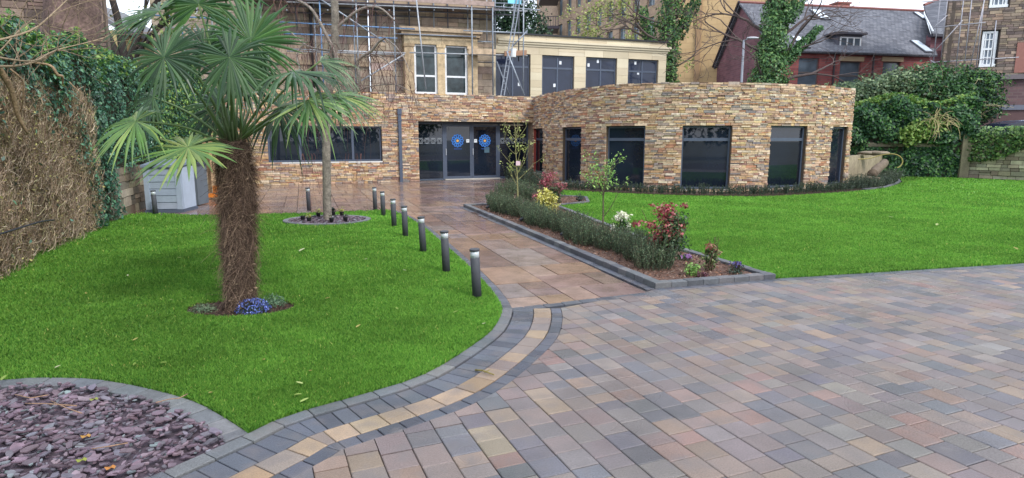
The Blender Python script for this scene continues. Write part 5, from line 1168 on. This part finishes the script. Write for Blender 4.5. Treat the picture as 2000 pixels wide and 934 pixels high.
def frond(hub, ax, N, R, spread=320, droop=.12, cols=None, seg=38, tipdroop=.12, dead=0, wid=1.0, split=.52):
    hub = np.array(hub, float); N = np.array(N, float); N /= np.linalg.norm(N); ax = np.array(ax, float); ax -= N*ax.dot(N); ax /= np.linalg.norm(ax); B = np.cross(N, ax)
    pet = MB(); mid_ = (crown+hub)/2+np.array((0,0,.05)); st = crown+np.array((U(-.06,.06), U(-.06,.06), U(-.05,.04)))
    pts_ = smoothpath([st, mid_, hub], 5); pet.tube([tuple(q) for q in pts_], list(np.linspace(.014,.008,len(pts_))), 6, S(96,122,70)); fr = pet.build('frond', M_leaf, palm, True)
    mb = MB(); da = math.radians(spread)/seg
    for i in range(seg):
        a = -math.radians(spread)/2+da*(i+.5+U(-.3,.3)); wob = random.gauss(0,.05); Rl = R*(.82+.18*math.cos(a*.55))*U(.84,1.06); d0_ = ax*math.cos(a)+B*math.sin(a); side_ = -ax*math.sin(a)+B*math.cos(a); c = jit(random.choice(cols), .18, .05); dr_ = droop*U(.6,1.5); td = tipdroop*(U(.2,1.6) if random.random() < .8 else U(2,4))
        rows = [0, .2, split, .72, .88, 1.0]; vs = []
        for k, f in enumerate(rows):
            w = min(f, split)*R*math.tan(da/2)*1.02 if f <= split else R*split*math.tan(da/2)*(1-((f-split)/(1-split))**1.6)*wid
            w = max(w, .0012); cen = hub+d0_*Rl*f-UPV*(dr_*R*f*f+td*R*max(0,f-.6)**1.5*3)-N*(.02*f+wob*R*f*f)+side_*wob*R*.6*f*f
            fold = w*.55
            vs += [cen-side_*w-N*0, cen+N*fold, cen+side_*w]
        fs = []
        for k in range(len(rows)-1):
            b = 3*k; fs += [(b,b+1,b+4,b+3), (b+1,b+2,b+5,b+4)]
        mb.add([tuple(v) for v in vs], fs, c)
    mb.build('fan', mat('palm_leaf', attr=True, rough=.38, spec=.5, ns=5, na=.12, trans=.28), fr)
G1 = [S(92,128,66), S(112,146,76), S(78,114,62), S(134,156,84)]; G2 = [S(56,86,52), S(46,74,48), S(70,102,60)]; G3 = [S(62,100,52), S(52,88,48), S(80,116,60)]; G4 = [S(128,148,78), S(106,132,68), S(150,162,92), S(88,118,64)]; G5 = [S(88,118,84), S(110,138,98), S(72,104,70)]  # frond greens; yellowish sets paint lit fans, dark G2 paints shade into others
FR = [((367,288),5.25,(-.7,-.7,-.3),(-.05,-.48,.88),.50,340,.07,G4+G1,.05),
      ((265,237),5.3,(-1,-.25,-.15),(-.15,-.6,.8),.42,290,.18,G1,.09),
      ((320,112),5.15,(-.4,-.1,1),(-.15,-.9,.35),.44,345,.1,G2,.12),
      ((448,112),5.2,(.5,0,-.6),(.22,-.9,.2),.42,330,.1,G2,.12),
      ((490,80),5.35,(.25,0,1),(.2,-.92,.2),.47,310,.05,G3,.06),
      ((572,140),5.45,(1,-.1,.05),(.05,-.22,.97),.52,250,.12,G2+G5[2:],.38),
      ((603,196),5.3,(1,-.35,-.25),(.2,-.5,.84),.44,240,.14,G1+G3+G4[3:],.16),
      ((652,184),5.6,(1,-.1,.02),(.1,-.36,.93),.48,190,.18,G5+G1,.12),
      ((310,22),5.4,(-1,0,.2),(-.1,-.55,.8),.5,180,.12,G3+G2,.08),
      ((388,8),5.6,(-.1,0,1),(-.1,-.95,.2),.46,280,.05,G3,.05),
      ((432,205),6.0,(-1,.1,-.1),(-.1,-.8,.5),.5,300,.2,G2,.12),
      ((545,210),5.95,(1,.3,-.1),(.1,-.7,.6),.45,280,.25,G2,.25),
      ((470,150),6.25,(0,.5,1),(0,-.85,.45),.5,330,.1,G2,.1),
      ((300,190),6.0,(-1,.2,-.2),(-.2,-.7,.6),.4,250,.2,G2,.2),
      ((440,-30),5.7,(0,.1,1),(0,-.95,.3),.45,300,.05,G3,.05),
      ((625,120),5.9,(1,.3,.3),(.2,-.5,.8),.42,150,.25,G2+G5,.3),
      ((400,95),6.2,(-.3,.4,1),(-.1,-.9,.3),.42,300,.1,G2,.08)]
for (hx_, hy_), D, ax, N, R, sp_, dr_, cols, td in FR: frond(at(hx_, hy_, D), ax, N, R, sp_, dr_, cols, 42 if sp_ > 300 else 34, td)
# young vertical petioles in the heart
m = MB()
for i in range(16):
    a = U(0, 2*PI); t = U(.1,.4); q = crown+np.array((math.cos(a)*.05, math.sin(a)*.05, -.03)); e = q+np.array((math.cos(a)*t*.5, math.sin(a)*t*.5, U(.2,.4))); m.tube([tuple(q), tuple((q+e)/2+np.array((0,0,.03))), tuple(e)], [.012,.01,.006], 5, jit(S(104,124,84), .2))
m.build('young_stalks', M_leaf, palm, True)
# small plants round the palm
def tuft(name, c, r, h, n, cols, label, cat, lsize=.02, flowers=None, stems=True):
    t_ = thing(name, (*c, 0), label, cat); P_ = []
    v = rng.normal(0,1,(n,3)); v /= np.linalg.norm(v,axis=1)[:,None]; v[:,2] = abs(v[:,2]); P_ = np.array((*c,.0))+v*np.array((r,r*.8,h))*rng.uniform(.35,1.05,(n,1))
    leaves('foliage', P_, v+np.array((0,0,.3)), lsize, cols, t_, rnd=.7, el=.5)
    if flowers: 
        m_ = int(n*.5); v = rng.normal(0,1,(m_,3)); v /= np.linalg.norm(v,axis=1)[:,None]; v[:,2] = abs(v[:,2]); P_ = np.array((*c,.02))+v*np.array((r,r*.8,h))*rng.uniform(.92,1.12,(m_,1)); leaves('flowers', P_, v, flowers[1], flowers[0], t_, rnd=.5, el=.9)
    return t_
tuft('grey_green_plant', gp(398,609), .13, .08, 700, [S(112,132,104), S(88,110,84), S(134,150,120)], 'low grey green plant left of the palm trunk', 'plant')
tuft('grey_green_plant', gp(535,597), .13, .12, 900, [S(96,130,98), S(74,106,80), S(130,158,124)], 'bushy grey green plant right of the palm trunk', 'plant')
tuft('blue_flowers', gp(495,611), .15, .11, 800, [S(70,90,80), S(60,80,100)], 'clump of blue flowers at the foot of the palm', 'flowers', .02, ([S(104,122,196), S(84,102,180), S(132,148,214)], .016))

# ------------------------------------------------------------------ weeping tree in the round bed
wt = thing('weeping_tree', (tree_c[0], tree_c[1], 0), 'leafless weeping tree with hanging twigs in the round bed', 'tree')
b0_ = gp(640,432); D = b0_[1]; m = MB(); tk = [(641,436),(639,400),(638,330),(637,270),(638,220),(645,160),(652,100),(655,50),(653,0),(650,-60)]
sm = smoothpath([np.array(at(x,y,D)) for x,y in tk], 3); m.tube([tuple(q) for q in sm], list(np.interp(np.linspace(0,1,len(sm)), [0,.05,.5,1], [.1,.083,.075,.07])), 12, S(120,112,102)); m.build('trunk', mat('mottled_bark', attr=True, rough=.85, ns=9, na=.35, ns2=35, na2=.35, bump=.6, bs=25), wt, True)
m = MB(); anchors = []
for L2, R, dy in (([(640,190),(655,150),(656,110),(640,75),(625,45),(605,15),(570,-5),(520,-30)], .045, -.3), ([(645,195),(690,185),(702,160),(698,120),(725,100),(740,82),(752,75)], .04, -.5), ([(752,75),(772,90),(788,112),(800,140)], .014, -.5), ([(690,185),(720,170),(770,165),(800,178)], .014, -.3), ([(640,200),(600,160),(580,110),(600,80)], .03, .3), ([(652,60),(700,20),(740,15),(770,40)], .03, -.2), ([(650,100),(600,90),(560,60),(540,90)], .02, .4), ([(702,112),(740,110),(765,130),(775,150)], .016, -.5), ([(640,195),(620,180),(600,190),(585,220)], .02,-.3)):
    q = [np.array(at(x,y,D+dy*i/(len(L2)-1))) for i,(x,y) in enumerate(L2)]; s_ = smoothpath(q, 4); m.tube([tuple(a) for a in s_], list(np.linspace(R,R*.45,len(s_))), 8, S(134,124,116), cap=False); anchors += [a for a in s_[len(s_)//5:]]*(1 if L2[0][0] > 745 else 3)
m.build('branches', M_bark, wt, True)
n = 260; P6 = []
for i in range(n):
    a = random.choice(anchors)+np.array((U(-.2,.2), U(-.2,.2), U(-.06,.06))); a = np.array(a); L_ = U(.3,1.2)*(1.9 if random.random() < .08 else 1); pts_ = [a]; dx, dy_ = random.gauss(0,.5), random.gauss(0,.35); dz_ = U(-.1,.35)
    for k in range(9):
        dx = dx*.8+random.gauss(0,.1); dy_ = dy_*.8+random.gauss(0,.07); dz_ = dz_*.6-.42; v = np.array((dx,dy_,dz_)); v /= np.linalg.norm(v); q = pts_[-1]+v*L_/9; q[2] = max(q[2], .05); pts_.append(q)
    P6.append(pts_)
ribbons('hanging_twigs', np.array(P6), rng.uniform(.0028,.0055,n), [S(96,72,68), S(80,62,62), S(112,84,76)], M_dry, wt)
P7 = []
for x0 in (588,592,605,612,680,690,703):
    for k in range(2):
        q = np.array(at(x0+U(-8,8), 300, D+U(-.3,.2))); pts_ = [q]
        for j in range(9): pts_.append(pts_[-1]+np.array((random.gauss(0,.025), 0, -U(.08,.15)))); pts_[-1][2] = max(pts_[-1][2], .06)
        pts_ = [np.array((p[0], p[1], p[2])) for p in pts_]; up = [pts_[0]+np.array((0,0,.12*k2)) for k2 in range(0,0)]; P7.append(pts_)
ribbons('trailing_twigs', np.array(P7), np.full(len(P7),.0028), [S(126,84,76), S(104,72,66)], M_dry, wt)
# little potted plants on the slate
POTL = [((592,433),'small black potted plant nearest the left rim of the round bed',0), ((604,436),'small potted plant with yellow leaves at the left front of the round bed',1), ((622,426),'small potted plant with a few leaves left of the birch trunk',1), ((648,437),'small black pot directly in front of the birch trunk',0), ((651,424),'dark spiky potted plant just right of the birch trunk',2), ((668,424),'potted plant with yellow green leaves right of the birch trunk',1), ((675,435),'small black pot at the right front of the round bed',0)]
for (x, y), lab, kd in POTL:
    c = gp(x, y); t_ = thing('potted_plant', (*c, .03), lab, 'potted plant', 'small pots standing on the slate round the birch')
    m = MB(); m.lathe([(0,0),(.035,0),(.046,.075),(.05,.085),(.04,.085),(.036,.07),(0,.07)], (*c,.03), 12, S(30,30,34)); m.build('pot', M_plain, t_, True)
    k = (14, 60, 40)[kd]; P_ = cluster((c[0],c[1],.14), (.03,.03,.03), k); leaves('leaves', P_, np.tile((0,-.2,1),(k,1)), .03 if kd != 2 else .05, ([S(80,90,60)], [S(150,160,80), S(120,140,70), S(176,170,90)], [S(30,44,34), S(40,50,40)])[kd], t_, rnd=1)

# ------------------------------------------------------------------ shrub bed planting
def spiky(c, h, r, n, cols, seed=0):
    """upright rosemary-like stems with short needles -> (ribbon points, needle points, normals)"""
    st = []; nd = []; nn_ = []
    for i in range(n):
        a = U(0,2*PI); rr = r*math.sqrt(random.random())*.75; p = np.array((c[0]+rr*math.cos(a), c[1]+rr*math.sin(a), .03)); le_ = U(.1,.45); hh = h*U(.6,1.08)*(1-.25*rr/r); pts_ = [p]
        for k in range(4): pts_.append(p+np.array((math.cos(a)*le_*rr/r*hh*(k+1)/4*1.1+random.gauss(0,.006), math.sin(a)*le_*rr/r*hh*(k+1)/4*1.1, hh*(k+1)/4)))
        st.append(pts_)
        for k in range(13): t = U(.12,1)*4; j = min(3,int(t)); f = t-j; q = pts_[j]*(1-f)+pts_[j+1]*f; nd.append(q+rng.normal(0,.008,3)); nn_.append((math.cos(a),math.sin(a),.2))
    return np.array(st), np.array(nd), np.array(nn_)
ROS = [S(84,110,82), S(66,92,68), S(104,128,92), S(54,76,58), S(128,146,108)]
def shrub(name, c, h, r, n, cols, label, group, lsize=.03, el=.28):
    t_ = thing(name, (*c, 0), label, 'shrub', group); st, nd, nn_ = spiky(c, h, r, n, cols)
    ribbons('stems', st, np.full(len(st), .0035), [S(84,84,68), S(70,76,62)], M_dry, t_); leaves('needles', nd, nn_, lsize, cols, t_, el=el, rnd=.8); return t_
bl = np.array(BEDL); bf = np.array(BEDF); perp = np.array((-bk[1], bk[0])); perp = perp if perp[0] > 0 else -perp
LB = math.hypot(*(bf-bl)); k = 0; s = .55
while s < LB-.55:
    o_ = .58+.1*math.sin(s*3)+U(-.04,.04); c = bl+bk*s+perp*o_
    shrub('rosemary_shrub', tuple(c), U(.36,.46), .30, 190, ROS, 'dense dark grey green shrub in the continuous row along the footpath bed', 'grey green shrubs in the row along the footpath bed', .032); s += .44; k += 1
for x, y, lab in ((985,388,'rear leftmost upright dark shrub behind the sapling'), (1030,392,'rear upright dark shrub between the sapling and the red shrub'), (1008,380,'rear middle upright dark shrub close to the forecourt')):
    shrub('rosemary_shrub', gp(x, y), .5, .34, 150, ROS, lab, 'grey green shrubs at the forecourt end of the bed', .04)
def bush(name, c, blobs, stemh, cols, tips_c, label, lsize, N_, cat='shrub', stems=9):
    t_ = thing(name, (*c, 0), label, cat); mb = MB(); tips = []
    for i in range(stems):
        limb(mb, (c[0]+U(-.04,.04), c[1]+U(-.04,.04), .02), (U(-.35,.35), U(-.3,.3), 1), stemh*U(.5,.95), .009, 1, tips, 5, .18, .05, (1,3), .45, .002, .5, S(96,74,62), 5)
    mb.build('stems', M_bark, t_, True)
    puff(t_, 'foliage', [(c[0]+b[0], c[1]+b[1], b[2], b[3], b[4], b[5]) for b in blobs], N_, lsize, cols, shell=.85, rnd=.9)
    if tips_c: puff(t_, 'young_leaves', [(c[0]+b[0], c[1]+b[1], b[2], b[3], b[4], b[5]) for b in tips_c[0]], tips_c[1], lsize*1.15, tips_c[2], shell=.9, rnd=.9)
    return t_
DG = [S(62,92,58), S(48,74,48), S(84,110,66)]; RD = [S(156,62,76), S(132,48,62), S(176,96,98), S(150,96,84), S(186,130,122)]
c = gp(1300,522); h_ = c[1]
z_ = lambda y: at(1300, y, h_)[2]
bush('red_photinia', c, [(.06,0,z_(470),.23,.22,.24),(-.05,0,z_(495),.19,.2,.14),(.1,.05,z_(435),.17,.16,.14)], .66, DG, ([(-.05,0,z_(410),.17,.12,.09),(.02,0,z_(424),.16,.1,.06),(.2,0,z_(402),.06,.05,.05),(-.22,0,z_(438),.09,.07,.05),(-.4,0,z_(437),.09,.05,.04),(0,0,z_(450),.22,.16,.12),(-.15,0,z_(470),.1,.1,.08)], 900, RD), 'large red tipped shrub near the driveway end of the bed', .038, 2300)
c = gp(1072,398); z_ = lambda y: at(1070, y, c[1])[2]
bush('red_photinia', c, [(.1,0,z_(375),.28,.25,.2),(.05,0,z_(392),.25,.25,.15)], .7, DG+[S(110,84,74)], ([(0,0,z_(345),.22,.15,.14),(-.1,0,z_(358),.2,.15,.12),(.25,0,z_(366),.22,.15,.14),(-.25,0,z_(382),.2,.12,.1)], 620, [S(176,82,104), S(156,60,84), S(186,124,124), S(150,100,96)]), 'pink red shrub at the far end of the bed before the curved wall', .045, 1600)
c = gp(1066,428); bush('golden_shrub', c, [(0,0,.28,.25,.2,.2),(-.04,0,.44,.16,.14,.15),(.08,0,.42,.15,.13,.12),(0,0,.56,.07,.06,.08)], .5, [S(214,206,110), S(196,190,84), S(226,220,150), S(150,156,70)], None, 'bright golden yellow variegated shrub in the middle of the bed', .04, 2400)
c = gp(1212,487); bush('white_flowered_shrub', c, [(0,0,.26,.13,.12,.16),(.02,0,.38,.12,.1,.1)], .4, DG, ([(-.06,0,.46,.07,.07,.05),(.06,0,.48,.09,.07,.05),(0,0,.52,.08,.07,.04),(-.1,0,.32,.05,.05,.07),(.1,0,.34,.04,.04,.06)], 420, [S(236,236,214), S(220,222,190), S(244,244,232)]), 'shrub with creamy white flower clusters left of the large red shrub', .03, 500)
c = gp(1385,532); bush('small_red_leaved_shrub', c, [(0,0,.16,.12,.1,.12),(.02,0,.25,.08,.08,.07)], .33, [S(96,116,70), S(120,132,84), S(72,96,58)], ([(0,0,.3,.07,.06,.05),(.09,0,.24,.05,.05,.04)], 70, [S(150,98,80), S(160,116,92)]), 'small green and copper leaved shrub at the driveway end of the bed', .035, 330)
c = gp(1352,542); bush('lime_green_plant', c, [(0,0,.09,.09,.08,.08)], .12, [S(128,168,84), S(150,182,104), S(104,146,72)], None, 'lime green leafy plant in the front corner of the bed', .035, 260, 'plant')
c = gp(1437,539); bush('lavender_plant', c, [(0,0,.07,.09,.08,.07)], .14, [S(84,100,86), S(68,84,72)], ([(0,0,.15,.08,.06,.03)], 60, [S(84,76,140), S(100,90,150)]), 'small lavender with dark violet spikes near the bed corner', .025, 260, 'plant')
c = gp(1340,512); bush('purple_flowering_plant', c, [(0,0,.05,.1,.09,.05)], .06, [S(96,104,84)], ([(0,0,.08,.09,.08,.03)], 90, [S(150,104,170), S(170,128,184)]), 'low purple flowering plant behind the lime green plant', .025, 120, 'plant')
c = gp(1372,546); bush('maroon_plant', c, [(0,0,.05,.07,.06,.05)], .06, [S(104,56,70), S(84,48,60)], None, 'tiny maroon plant beside the lime green plant', .025, 120, 'plant')
c = gp(1133,396); bush('dark_dwarf_shrub', c, [(0,0,.12,.1,.1,.12)], .15, [S(70,86,76), S(54,70,62)], None, 'tiny dark upright shrub in the grey soil patch', .04, 200)
# saplings
def sapling(c, lab, top_px, D, leafs, cols, n, lsz, lc, tagc=False):
    t_ = thing('sapling_tree', (*c, 0), lab, 'young tree'); m = MB(); tips = []; b = np.array((*c, .02)); tpt = np.array(at(*top_px, D)); mid_ = (b+tpt)/2+np.array((.01,0,0))
    s_ = smoothpath([b, mid_, tpt], 6); m.tube([tuple(q) for q in s_], list(np.linspace(.02,.006,len(s_))), 7, lc)
    for i in range(n):
        q = s_[random.randint(len(s_)//3, len(s_)-1)]; limb(m, tuple(q), (U(-1,1), U(-.5,.5), U(.3,1.2)), U(.25,.55), .007, 1, tips, 5, .15, .25, (1,2), .4, .002, .6, lc, 5)
    m.build('trunk', M_bark, t_, True)
    PP = [cluster(at(px,py,D), (rx,rx,rz), k) for px, py, rx, rz, k in leafs]+[np.repeat(np.array(tips),3,0)+rng.normal(0,.03,(len(tips)*3,3))]
    PP = np.concatenate(PP); leaves('leaves', PP, np.tile((0,-.3,.8),(len(PP),1)), lsz, cols, t_, rnd=.9)
    if tagc: 
        q = at(1012,319,D); m = MB(); m.box(q[0]-.05, q[0]+.05, q[1]-.03, q[1]-.025, q[2]-.05, q[2]+.05, S(226,196,206)); m.build('plant_label', M_plain, t_)
c = gp(1177,462); sapling(c, 'slender sapling with feathery light green leaf tufts in the middle of the bed', (1177,345), c[1], [(1188,330,.06,.06,90),(1160,352,.08,.05,70),(1180,358,.07,.06,80),(1165,328,.04,.03,30),(1195,345,.06,.05,40)], [S(134,176,88), S(156,192,104), S(112,156,80)], 9, .04, S(96,90,70))
c = gp(1012,408); sapling(c, 'taller sapling with sparse pale leaves and a plant tag near the entrance', (1006,272), c[1], [(1003,275,.08,.07,40),(1018,290,.08,.08,30),(995,318,.1,.08,24),(1016,330,.1,.1,24)], [S(160,170,96), S(140,156,88), S(184,186,120)], 14, .045, S(140,136,92), True)
m = MB(); q = at(1174,290,13.0); 
# spotlights on spikes
SPL = ['bed spotlight nearest the driveway corner', 'bed spotlight in the middle of the bed edge', 'bed spotlight left of centre along the bed kerb', 'bed spotlight second from the forecourt', 'bed spotlight nearest the forecourt']
for (x, y), lab in zip(((1260,527),(1098,467),(1018,437),(990,421),(952,412)), SPL):
    c = gp(x, y); t_ = thing('garden_spotlight', (*c,.03), 'small black '+lab, 'spotlight', 'small spotlights along the footpath bed'); m = MB(); m.tube([(c[0],c[1],.0),(c[0],c[1],.07)], .008, 6, S(36,38,44)); m.build('spike', M_plain, t_)
    m = MB(); m.tube([(c[0]-.03,c[1]-.01,.07),(c[0]+.05,c[1]+.03,.11)], [.022,.032], 12, S(50,54,62)); m.build('lamp_head', M_plain, t_, True)
# planting at the foot of the curved wall
ff = Path(wf[:-8]); s = .15; kk = 0
while s < ff.L-.1:
    c = ff.q(s, -.30-.0); shrub('low_shrub', c, U(.24,.36), .26, 46, [S(58,74,62), S(46,60,52), S(74,92,72)], 'low dark spiky shrub in the strip along the foot of the curved wall', 'low shrubs along the foot of the curved wall', .055, .3); s += .42; kk += 1
for x, y in ((995,349),(1008,352),(1022,356),(1036,362),(1048,368)):
    shrub('low_shrub', gp(x+6,y+4), .62, .36, 70, [S(54,72,60), S(42,56,48), S(66,84,64)], 'dark green shrub in the planting right beside the entrance glazing', 'dark shrubs beside the entrance glazing', .06, .35)
for x, y in ((1668,366),(1690,362),(1712,358),(1730,353),(1745,350),(1700,368),(1725,362)):
    shrub('trailing_shrub', gp(x,y), .42, .45, 85, [S(84,98,82), S(66,80,68), S(100,112,92)], 'wispy grey green shrub in the rounded bed end by the concrete wall', 'wispy shrubs in the rounded bed end', .055, .3)

# ------------------------------------------------------------------ storage box, second bin, pallet truck
bx0 = gp(287,416); t_ = thing('storage_box', (*bx0,0), 'grey panelled plastic garden storage box beside the ivy on the left', 'storage box')
tf = frame((*bx0,0), (1,.12)); W_, Dp, Hh = .74, .75, .98
c1, c2 = S(150,162,178), S(132,144,160)
m = MB(); m.tf = tf; m.box(.02, W_-.02, -Dp, -.02, .06, Hh, c2)
m.box(0, .1, -.05, .02, .07, Hh, c1); m.box(W_-.1, W_+.015, -.06, .02, .07, Hh, c1); m.box(W_-.02, W_+.014, -Dp, -.08, .07, Hh, S(168,180,196)); m.build('body', M_plain, t_)
m = MB(); m.tf = tf
for i in range(6): z = .08+i*.148; m.box(.1, W_-.1, -.03, .005, z, z+.134, jit(c1, .03))
m.build('panel', M_plain, t_)
m = MB(); m.tf = tf; m.box(-.02, W_+.04, -Dp-.02, .04, 0, .06, S(78,88,104)); m.build('base', M_plain, t_)
m = MB(); m.tf = tf; m.add([(-.03,.05,Hh),(W_+.04,.05,Hh),(W_+.04,-Dp,Hh+.1),(-.03,-Dp,Hh+.1),(-.03,.05,Hh+.05),(W_+.04,.05,Hh+.05),(W_+.04,-Dp,Hh+.15),(-.03,-Dp,Hh+.15)], [(0,3,2,1),(4,5,6,7),(0,1,5,4),(1,2,6,5),(2,3,7,6),(3,0,4,7)], S(120,132,148)); m.build('lid', M_plain, t_)
q = gp(382,402); t_ = thing('wheelie_bin', (*q,0), 'dark grey bin standing just behind the storage box', 'bin')
m = MB(); m.box(q[0]-.25, q[0]+.08, q[1], q[1]+.5, .02, .95, S(96,104,112)); m.build('bin_body', M_plain, t_); m = MB(); m.box(q[0]-.28, q[0]+.1, q[1]-.03, q[1]+.53, .952, 1.02, S(60,66,74)); m.build('lid', M_plain, t_)
q = gp(392,391); t_ = thing('pallet_truck', (*q,0), 'orange pallet truck parked by the stone wall behind the palm', 'pallet truck'); OR = S(222,132,48)
for dy in (0, .42):
    m = MB(); m.box(q[0], q[0]+.6, q[1]+dy, q[1]+dy+.14, .07, .13, OR); m.build('fork', M_plain, t_)
m = MB(); m.box(q[0]+.28, q[0]+.42, q[1]+.12, q[1]+.44, .08, .36, OR); m.tube([(q[0]+.3,q[1]+.1,.08),(q[0]+.42,q[1]+.12,.36)], .05, 6, OR); m.build('pump_housing', M_plain, t_)
m = MB(); m.tube([(q[0]+.38,q[1]+.28,.3),(q[0]+.52,q[1]+.28,.9)], .018, 8, S(60,60,64)); m.build('handle', M_plain, t_, True)
for dy in (.16, .36):
    m = MB(); m.tube([(q[0]+.5,q[1]+dy,.1),(q[0]+.5,q[1]+dy+.06,.1)], .1, 16, S(120,116,108)); m.build('wheel', M_plain, t_)

# ------------------------------------------------------------------ fallen leaves, twigs
LV = [(168,575),(515,706),(378,720),(265,666),(412,771),(585,752),(583,775),(606,728),(595,786),(640,585),(250,540),(32,541),(113,720),(263,715),(320,712),(265,715),(945,635),(335,588),(775,605),(890,612),(715,508),(178,468),(350,505),(590,490),(790,530),(700,640),(1983,487),(1830,440),(1740,425),(8,742)]
Y_ = [S(166,178,112), S(150,170,92), S(176,178,140), S(160,150,84), S(130,152,72)]
for i, (x, y) in enumerate(LV):
    c = gp(x, y, .035); R_ = (U(.014,.024) if y > 500 else U(.03,.045)); a = U(0, 2*PI); m = MB(); n_ = 8; pts_ = []
    for k in range(n_): t = 2*PI*k/n_; px_ = R_*math.cos(t)*1.25; py_ = R_*.55*math.sin(t)*(1-.3*math.cos(t)); pts_.append((c[0]+px_*math.cos(a)-py_*math.sin(a), c[1]+px_*math.sin(a)+py_*math.cos(a), .05+.35*abs(py_)+px_*.25))
    m.add([(c[0],c[1],.046)]+pts_, [(0, 1+k, 1+(k+1)%n_) for k in range(n_)], random.choice(Y_))
    r = x > 1500; tag(m.build('fallen_leaf', M_leaf), 'small pale leaf fallen on the right lawn' if r else 'small pale yellow green leaf fallen on the left lawn', 'leaf', 'leaves fallen on the right lawn' if r else 'leaves fallen on the left lawn')
for i, (x, y, c_, lab) in enumerate(((168,858,S(180,136,66),'orange leaf lying in the middle of the purple slate'), (160,905,S(134,142,60),'green yellow leaf on the slate near the bottom'), (216,920,S(186,126,62),'small orange leaf at the bottom corner of the slate'), (184,785,S(138,144,70),'lime leaf at the upper part of the slate bed'))):
    c = gp(x, y, .05); m = MB(); n_ = 9; R_ = .02; m.add([(c[0],c[1],.066)]+[(c[0]+R_*(1+.25*(k%2))*math.cos(2*PI*k/n_), c[1]+R_*.8*(1+.25*(k%2))*math.sin(2*PI*k/n_), .062+.006*(k%3)) for k in range(n_)], [(0,1+k,1+(k+1)%n_) for k in range(n_)], c_); tag(m.build('fallen_leaf', M_leaf), lab, 'leaf')
m = MB(); a = np.array((*gp(928,726), .012)); b = np.array((*gp(965,736), .014)); m.tube([tuple(a), tuple((a*.6+b*.4)+(0,0.01,.006)), tuple(b)], [.007,.006,.004], 6, S(120,110,60)); m.tube([tuple(a*.5+b*.5), tuple(a*.3+b*.7+np.array((.01,.04,.01)))], [.005,.003], 5, S(130,120,70)); tag(m.build('broken_twig', M_bark, None, True), 'short mossy twig lying on the tan paving band', 'twig')
for i, pts_ in enumerate(([(305,790),(330,783),(350,782),(367,773)], [(50,790),(90,792),(150,795)], [(100,785),(130,800),(160,812)], [(30,775),(60,780),(95,776)], [(180,880),(215,875),(250,868)])):
    m = MB(); P_ = [(*gp(x, y, .05), .055+U(0,.01)) for x, y in pts_]; m.tube(P_, .003, 5, S(150,120,96)); tag(m.build('dry_twig', M_bark, None, True), 'thin dry twig lying over the slate bed' if i else 'longer dry twig lying over the kerb between slate and lawn', 'twig', 'dry twigs on the slate bed' if i else None)
